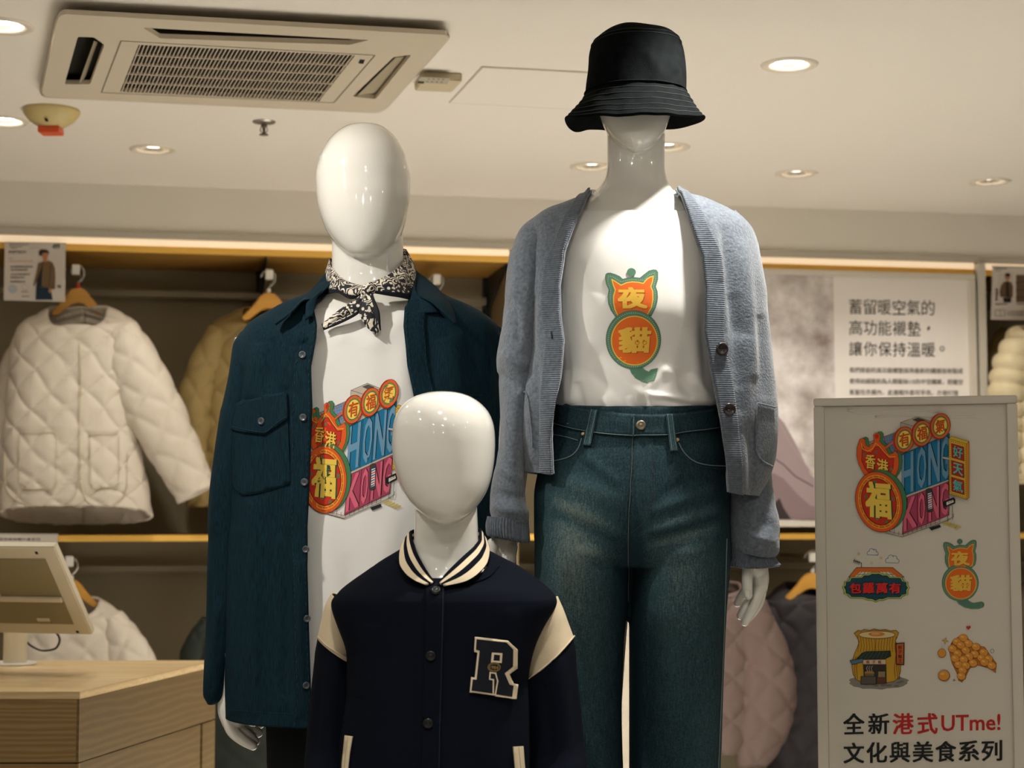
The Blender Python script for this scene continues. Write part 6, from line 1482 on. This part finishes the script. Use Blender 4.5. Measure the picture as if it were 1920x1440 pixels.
# egg waffle
a = Art(zB); W1 = (198, 122, 40); W2 = (226, 152, 58); W3 = (142, 78, 24)
a.poly([(880, 710), (905, 660), (950, 632), (990, 640), (1040, 690), (1100, 700), (1140, 760), (1172, 800), (1168, 858), (1130, 830), (1060, 812), (1010, 830), (985, 880), (962, 916), (940, 905), (930, 860), (900, 800)], W1)
a.line([(880, 710), (905, 660), (950, 632), (990, 640), (1040, 690), (1100, 700), (1140, 760), (1172, 800), (1168, 858), (1130, 830), (1060, 812), (1010, 830), (985, 880), (962, 916), (940, 905), (930, 860), (900, 800)], 3, W3, True)
for x, y in ((970, 645), (930, 670), (1000, 680), (903, 712), (955, 690), (1048, 700), (985, 722), (1095, 735), (935, 742), (1040, 745), (1005, 760), (1082, 770), (920, 772), (972, 778), (1125, 775), (1030, 800), (940, 810), (1100, 795), (985, 815), (965, 845), (1145, 815), (958, 880)):
    a.ell(x, y, 29, 25, W3, 20, 20); a.ell(x - 1, y - 2, 26, 22, W2, 20, 20); a.ell(x - 7, y - 8, 10, 6, (240, 184, 96), 12, 20)
a.ell(851, 876, 37, 34, W3, 20); a.ell(850, 874, 33, 30, W2, 20); a.ell(842, 864, 12, 8, (240, 184, 96), 12)
a.ell(838, 738, 26, 28, W3, 20); a.ell(838, 737, 23, 25, W2, 20)
star = lambda x, y, r, c_: a.poly([(x + (r if i % 2 == 0 else r * .3) * cos(i * pi / 4 - pi / 2 + .15), y + (r if i % 2 == 0 else r * .3) * sin(i * pi / 4 - pi / 2 + .15)) for i in range(8)], c_)
star(858, 662, 24, (150, 100, 30)); star(858, 662, 17, (230, 180, 80)); star(913, 903, 12, (150, 100, 30)); a.ell(898, 678, 5, 5, (150, 60, 30), 10)
a.poly([(1001, 594), (988, 582), (988, 572), (996, 569), (1001, 576), (1006, 568), (1014, 570), (1015, 580)], (196, 50, 40)); a.ering(1147, 724, 12, 13, 2.5, (110, 100, 86))
a.build('egg_waffle_picture', smap, sg, rough=.5)
# big lettering
a = Art(zB); R2 = (196, 34, 30); K2 = (24, 28, 28)
for ch, x0, x1, c_ in (('全', 230, 362, K2), ('新', 384, 514, K2), ('港', 534, 664, R2), ('式', 686, 812, R2)):
    a.text(ch, [(x0, 1108), (x1, 1104), (x1, 1236), (x0, 1240)], c_, .032)
a.text('UTme!', [(834, 1118), (1198, 1110), (1198, 1212), (834, 1220)], R2, .022)
for i, ch in enumerate('文化與美食系列'):
    x0 = 232 + i * 141.5; y0 = 1288 - i * 2.4; a.text(ch, [(x0, y0), (x0 + 128, y0 - 3), (x0 + 128, y0 + 128), (x0, y0 + 130)], K2, .030)
a.build('lettering', smap, sg, rough=.5)

# ================================================================== WALL POSTER AND PRICE CARDS
wp = empty('wall_poster', WL(sn(PN(1600, 900, -.03))[0], -.03, 0) + V3(0, 0, PN(1600, 980, -.03).z), 'large white framed poster with lettering and a misty photograph on the back wall', 'poster')
PP = WP(-.03)
def pz(px, py): p = PP.hit(px, py); return sn(p)[0], p.z
s1, z1 = pz(1829, 514); _, z0 = pz(1450, 988); s0 = pz(1300, 700)[0]
for nm, q in (('frame_rail', (s0, s1, z1 - .022, z1)), ('frame_rail', (s0, s1, z0, z0 + .022)), ('frame_stile', (s0, s0 + .024, z0 + .0225, z1 - .0225)), ('frame_stile', (s1 - .028, s1, z0 + .0225, z1 - .0225))):
    wbox(nm, q[0], q[1], -.03, -.006, q[2], q[3], WFRAME, wp, .002)
sm = pz(1568, 700)[0]
PWH = mat('poster_paper', (240, 233, 225), .5, .3)
wbox('poster_sheet', sm, s1 - .0285, -.014, -.010, z0 + .0225, z1 - .0225, PWH, wp, 0)
def misty():
    m = bpy.data.materials.new('misty_photo_print'); m.use_nodes = True; nt = m.node_tree; N = nt.nodes; L = nt.links
    b_ = N['Principled BSDF']; b_.inputs['Roughness'].default_value = .5
    tc = N.new('ShaderNodeTexCoord'); n = N.new('ShaderNodeTexNoise'); n.inputs['Scale'].default_value = 4.5; n.inputs['Detail'].default_value = 7; n.inputs['Roughness'].default_value = .58; L.new(tc.outputs['Object'], n.inputs['Vector'])
    r = N.new('ShaderNodeValToRGB'); r.color_ramp.elements[0].position = .34; r.color_ramp.elements[1].position = .6; r.color_ramp.elements[0].color = lin((146, 130, 120)); r.color_ramp.elements[1].color = lin((240, 233, 228))
    L.new(n.outputs[0], r.inputs[0]); L.new(r.outputs[0], b_.inputs['Base Color']); return m
wbox('photo_print', s0 + .0245, sm, -.014, -.010, z0 + .0225, z1 - .0225, misty(), wp, 0, label='misty grey photograph')
pm = WP(-.0145).mapper(.0004, .00006)
a = Art(lambda x, y: (1410 + x / 2.7176, 470 + y / 2.7176))
MV = (160, 141, 142); MV2 = (138, 117, 118); MVL = (168, 150, 150)
a.poly([(-200, 1370), (-200, 780), (0, 700), (60, 760), (120, 830), (165, 880), (210, 960), (260, 1060), (300, 1140), (420, 1250), (420, 1370)], MV)
a.poly([(-200, 1370), (-200, 1200), (60, 1190), (100, 1130), (160, 1160), (240, 1250), (300, 1300), (420, 1320), (420, 1370)], MV2)
a.line([(115, 1060), (160, 1090), (220, 1150), (310, 1200)], 7, (96, 78, 80)); a.line([(130, 850), (180, 960), (250, 1060), (310, 1140)], 6, MVL)
a.poly([(100, 1300), (140, 1260), (160, 1310), (200, 1370), (100, 1370)], (60, 52, 52))
a.build('photo_jacket', pm, wp, rough=.5)
a = Art(lambda x, y: (1410 + x / 2.7176, 470 + y / 2.7176)); K3 = (60, 52, 46)
for s_, y, xs, xe, h_ in (('蓄留暖空氣的', 246, 494, 938, 78), ('高功能襯墊', 354, 494, 866, 76), ('讓你保持溫暖', 462, 494, 940, 74)):
    n_ = len(s_); wch = (xe - xs) / n_
    for i, ch in enumerate(s_):
        x = xs + i * wch; yy = y + i * 1.2; a.text(ch, [(x, yy), (x + wch * .90, yy + 1), (x + wch * .90, yy + h_), (x, yy + h_)], K3, .008)
a.poly([(892, 392), (904, 384), (906, 398), (894, 410)], K3); a.ering(968, 500, 12, 13, 4, K3)
for s_, y, xe in (('我們原創的高功能襯墊採用最新的纖維技術製成', 594, 1074), ('使用幼細度約為人類髮絲1/5的中空纖維，把暖空', 650, 1074), ('氣留在衣服內，此連帽外套可手洗，方便打理', 706, 1050)):
    a.text(s_, [(496, y), (xe, y + 6), (xe, y + 34), (496, y + 28)], (96, 86, 78), .012)
a.build('lettering', pm, wp, rough=.5)
def card(label, quad, n_, cname='price_card'):
    t = empty(cname, WP(n_).hit(*quad[3]), label, 'price card')
    pl = WP(n_)
    prism('card', [pl.hit(x, y) for x, y in quad], WN * .002, mat('card_paper', (206, 196, 184), .5, .3), t)
    prism('sleeve_edge', [pl.hit(x, y) for x, y in ((quad[0][0] - 1.5, quad[0][1] - 2), (quad[1][0] + 1.5, quad[1][1] - 2), (quad[1][0] + 1.5, quad[1][1] + 1), (quad[0][0] - 1.5, quad[0][1] + 1))], WN * .003, mat('clear_sleeve', (200, 192, 178), .2, .5), t)
    return t, pl.mapper(.0004, .00005)
t, mp_ = card('white price card reading 499 with a small picture of a person in a brown jacket', [(9, 455), (123, 457), (122, 566), (7, 563)], -.02)
a = Art(lambda x, y: (x / 9.6, 430 + y / 9.6)); G4 = (110, 100, 90); K4 = (50, 44, 40)
a.text('高機能保暖夾棉外套', [(165, 255), (510, 258), (510, 292), (165, 290)], G4, .01); a.rect(170, 308, 400, 318, G4); a.rect(200, 334, 320, 346, G4); a.rect(520, 320, 690, 326, (170, 160, 148)); a.rect(520, 342, 650, 346, (170, 160, 148))
a.tbox('499', 940, 262, 92, K4, .02, w=140, shear=.1)
a.tbox('PUFFTECH', 155, 385, 48, K4, .03, w=312, shear=.15); a.rect(160, 450, 400, 455, (160, 150, 140))
a.tbox('輕盈', 165, 512, 34, (206, 140, 84), .01); a.tbox('如羽絨般溫暖', 300, 556, 40, (206, 150, 120), .01, w=300); a.rect(165, 575, 285, 586, (206, 140, 84))
for y, s_, xe in ((655, '高功能襯墊纖維儲存暖空氣', 590), (712, '保持舒適輕盈溫暖', 495), (795, '可手洗方便打理衣物', 540), (850, '耐用防潑水表面', 445), (925, '附便攜收納袋', 455)): a.text(s_, [(190, y), (xe, y), (xe, y + 34), (190, y + 34)], K4, .02)
a.ell(228, 1075, 82, 82, (176, 178, 186), 30); a.tbox('防潑水', 392, 1110, 30, G4, .01, w=130); a.rect(390, 1200, 530, 1212, K4); a.ering(455, 1040, 60, 50, 4, (170, 160, 150))
a.poly([(1030, 1000), (1100, 1010), (1096, 1060), (1040, 1050)], G4)
SK = (176, 118, 84); BJ = (112, 88, 58); BJ2 = (92, 70, 44)
a.poly([(700, 400), (740, 368), (830, 366), (880, 392), (884, 440), (860, 470), (740, 480), (705, 470)], (36, 30, 28)); a.ell(812, 462, 56, 78, SK, 24); a.poly([(750, 392), (870, 392), (860, 420), (760, 430)], (36, 30, 28)); a.rect(770, 520, 850, 600, SK)
a.poly([(760, 590), (860, 590), (800, 1040), (650, 1040), (670, 850)], (28, 32, 34)); a.poly([(690, 610), (770, 580), (740, 700), (690, 830), (650, 960), (612, 1030), (600, 1000), (650, 800), (672, 680)], BJ)
a.poly([(770, 620), (870, 560), (950, 600), (990, 700), (1000, 860), (990, 1080), (920, 1080), (880, 1050), (750, 1030), (760, 820)], BJ); a.poly([(900, 640), (930, 640), (890, 1050), (870, 1050)], BJ2)
a.poly([(650, 1040), (870, 1050), (920, 1090), (950, 1270), (640, 1270)], (24, 44, 62)); a.ell(900, 1105, 28, 40, SK, 16)
a.build('card_print', mp_, t, rough=.5)
t, mp_ = card('white price card with a brown puffer picture at the right edge beside the white post', [(1861, 500), (1975, 503), (1975, 602), (1858, 599)], -.02)
a = Art(lambda x, y: (1760 + x / 2.483, 430 + y / 2.483))
a.rect(260, 180, 316, 184, K4); a.rect(264, 192, 290, 195, G4); a.rect(360, 212, 500, 340, (96, 78, 58))
for i in range(3): a.line([(360, 250 + i * 34), (430, 236 + i * 40), (500, 262 + i * 30)], 5, (72, 56, 40))
a.rect(276, 204, 348, 342, (196, 188, 178))
a.ell(320, 222, 13, 17, SK, 18); a.ell(321, 212, 13, 9, (40, 32, 28), 16); a.poly([(300, 246), (318, 240), (338, 246), (346, 270), (344, 318), (286, 316), (282, 290), (290, 262)], (104, 78, 52)); a.poly([(312, 246), (326, 246), (330, 316), (312, 316)], (44, 36, 32)); a.poly([(298, 318), (338, 318), (336, 341), (302, 341)], (30, 32, 36))
for i in range(4): a.line([(286, 262 + i * 14), (310, 266 + i * 14)], 2.5, (76, 56, 36)); a.line([(330, 264 + i * 14), (345, 262 + i * 14)], 2.5, (76, 56, 36))
for i, ch in enumerate('輕盈保暖'): a.tbox(ch, 262, 275 + i * 15, 13, K4, .02)
a.rect(262, 346, 320, 350, K4); a.rect(360, 346, 500, 350, K4); a.line([(262, 376), (308, 376), (308, 404), (262, 404)], 2, G4, True); a.line([(285, 376), (285, 404)], 2, G4)
for i in range(2): a.text('可收納輕巧袋便攜設計', [(318, 378 + i * 14), (500, 380 + i * 14), (500, 390 + i * 14), (318, 388 + i * 14)], G4, .01)
a.build('card_print', mp_, t, rough=.5)
t, mp_ = card('white price card on the lower shelf behind the top of the tablet screen', [(-70, 1002), (108, 1003), (108, 1062), (-70, 1062)], -.02)
a = Art(lambda x, y: (x / 3.13, 980 + y / 3.13))
a.text('超輕型夾棉保暖外套系列', [(-60, 88), (235, 90), (235, 107), (-60, 105)], K4, .02); a.text('PUFFTECH 夾棉收納外套', [(-60, 112), (315, 114), (315, 130), (-60, 128)], K4, .02)
a.build('card_print', mp_, t, rough=.5)
# ------------------------------------------------------------------ put every mesh's origin at the foot of its own geometry
for o in list(SC.objects):
    if o.type != 'MESH' or o.data.users > 1 or o.children: continue
    n = len(o.data.vertices)
    if not n: continue
    c = np.zeros(n * 3); o.data.vertices.foreach_get('co', c); c = c.reshape(-1, 3)
    q = Vector(((c[:, 0].min() + c[:, 0].max()) / 2, (c[:, 1].min() + c[:, 1].max()) / 2, c[:, 2].min()))
    if o.parent is not None: continue
    o.data.transform(Matrix.Translation(-q)); o.location = q
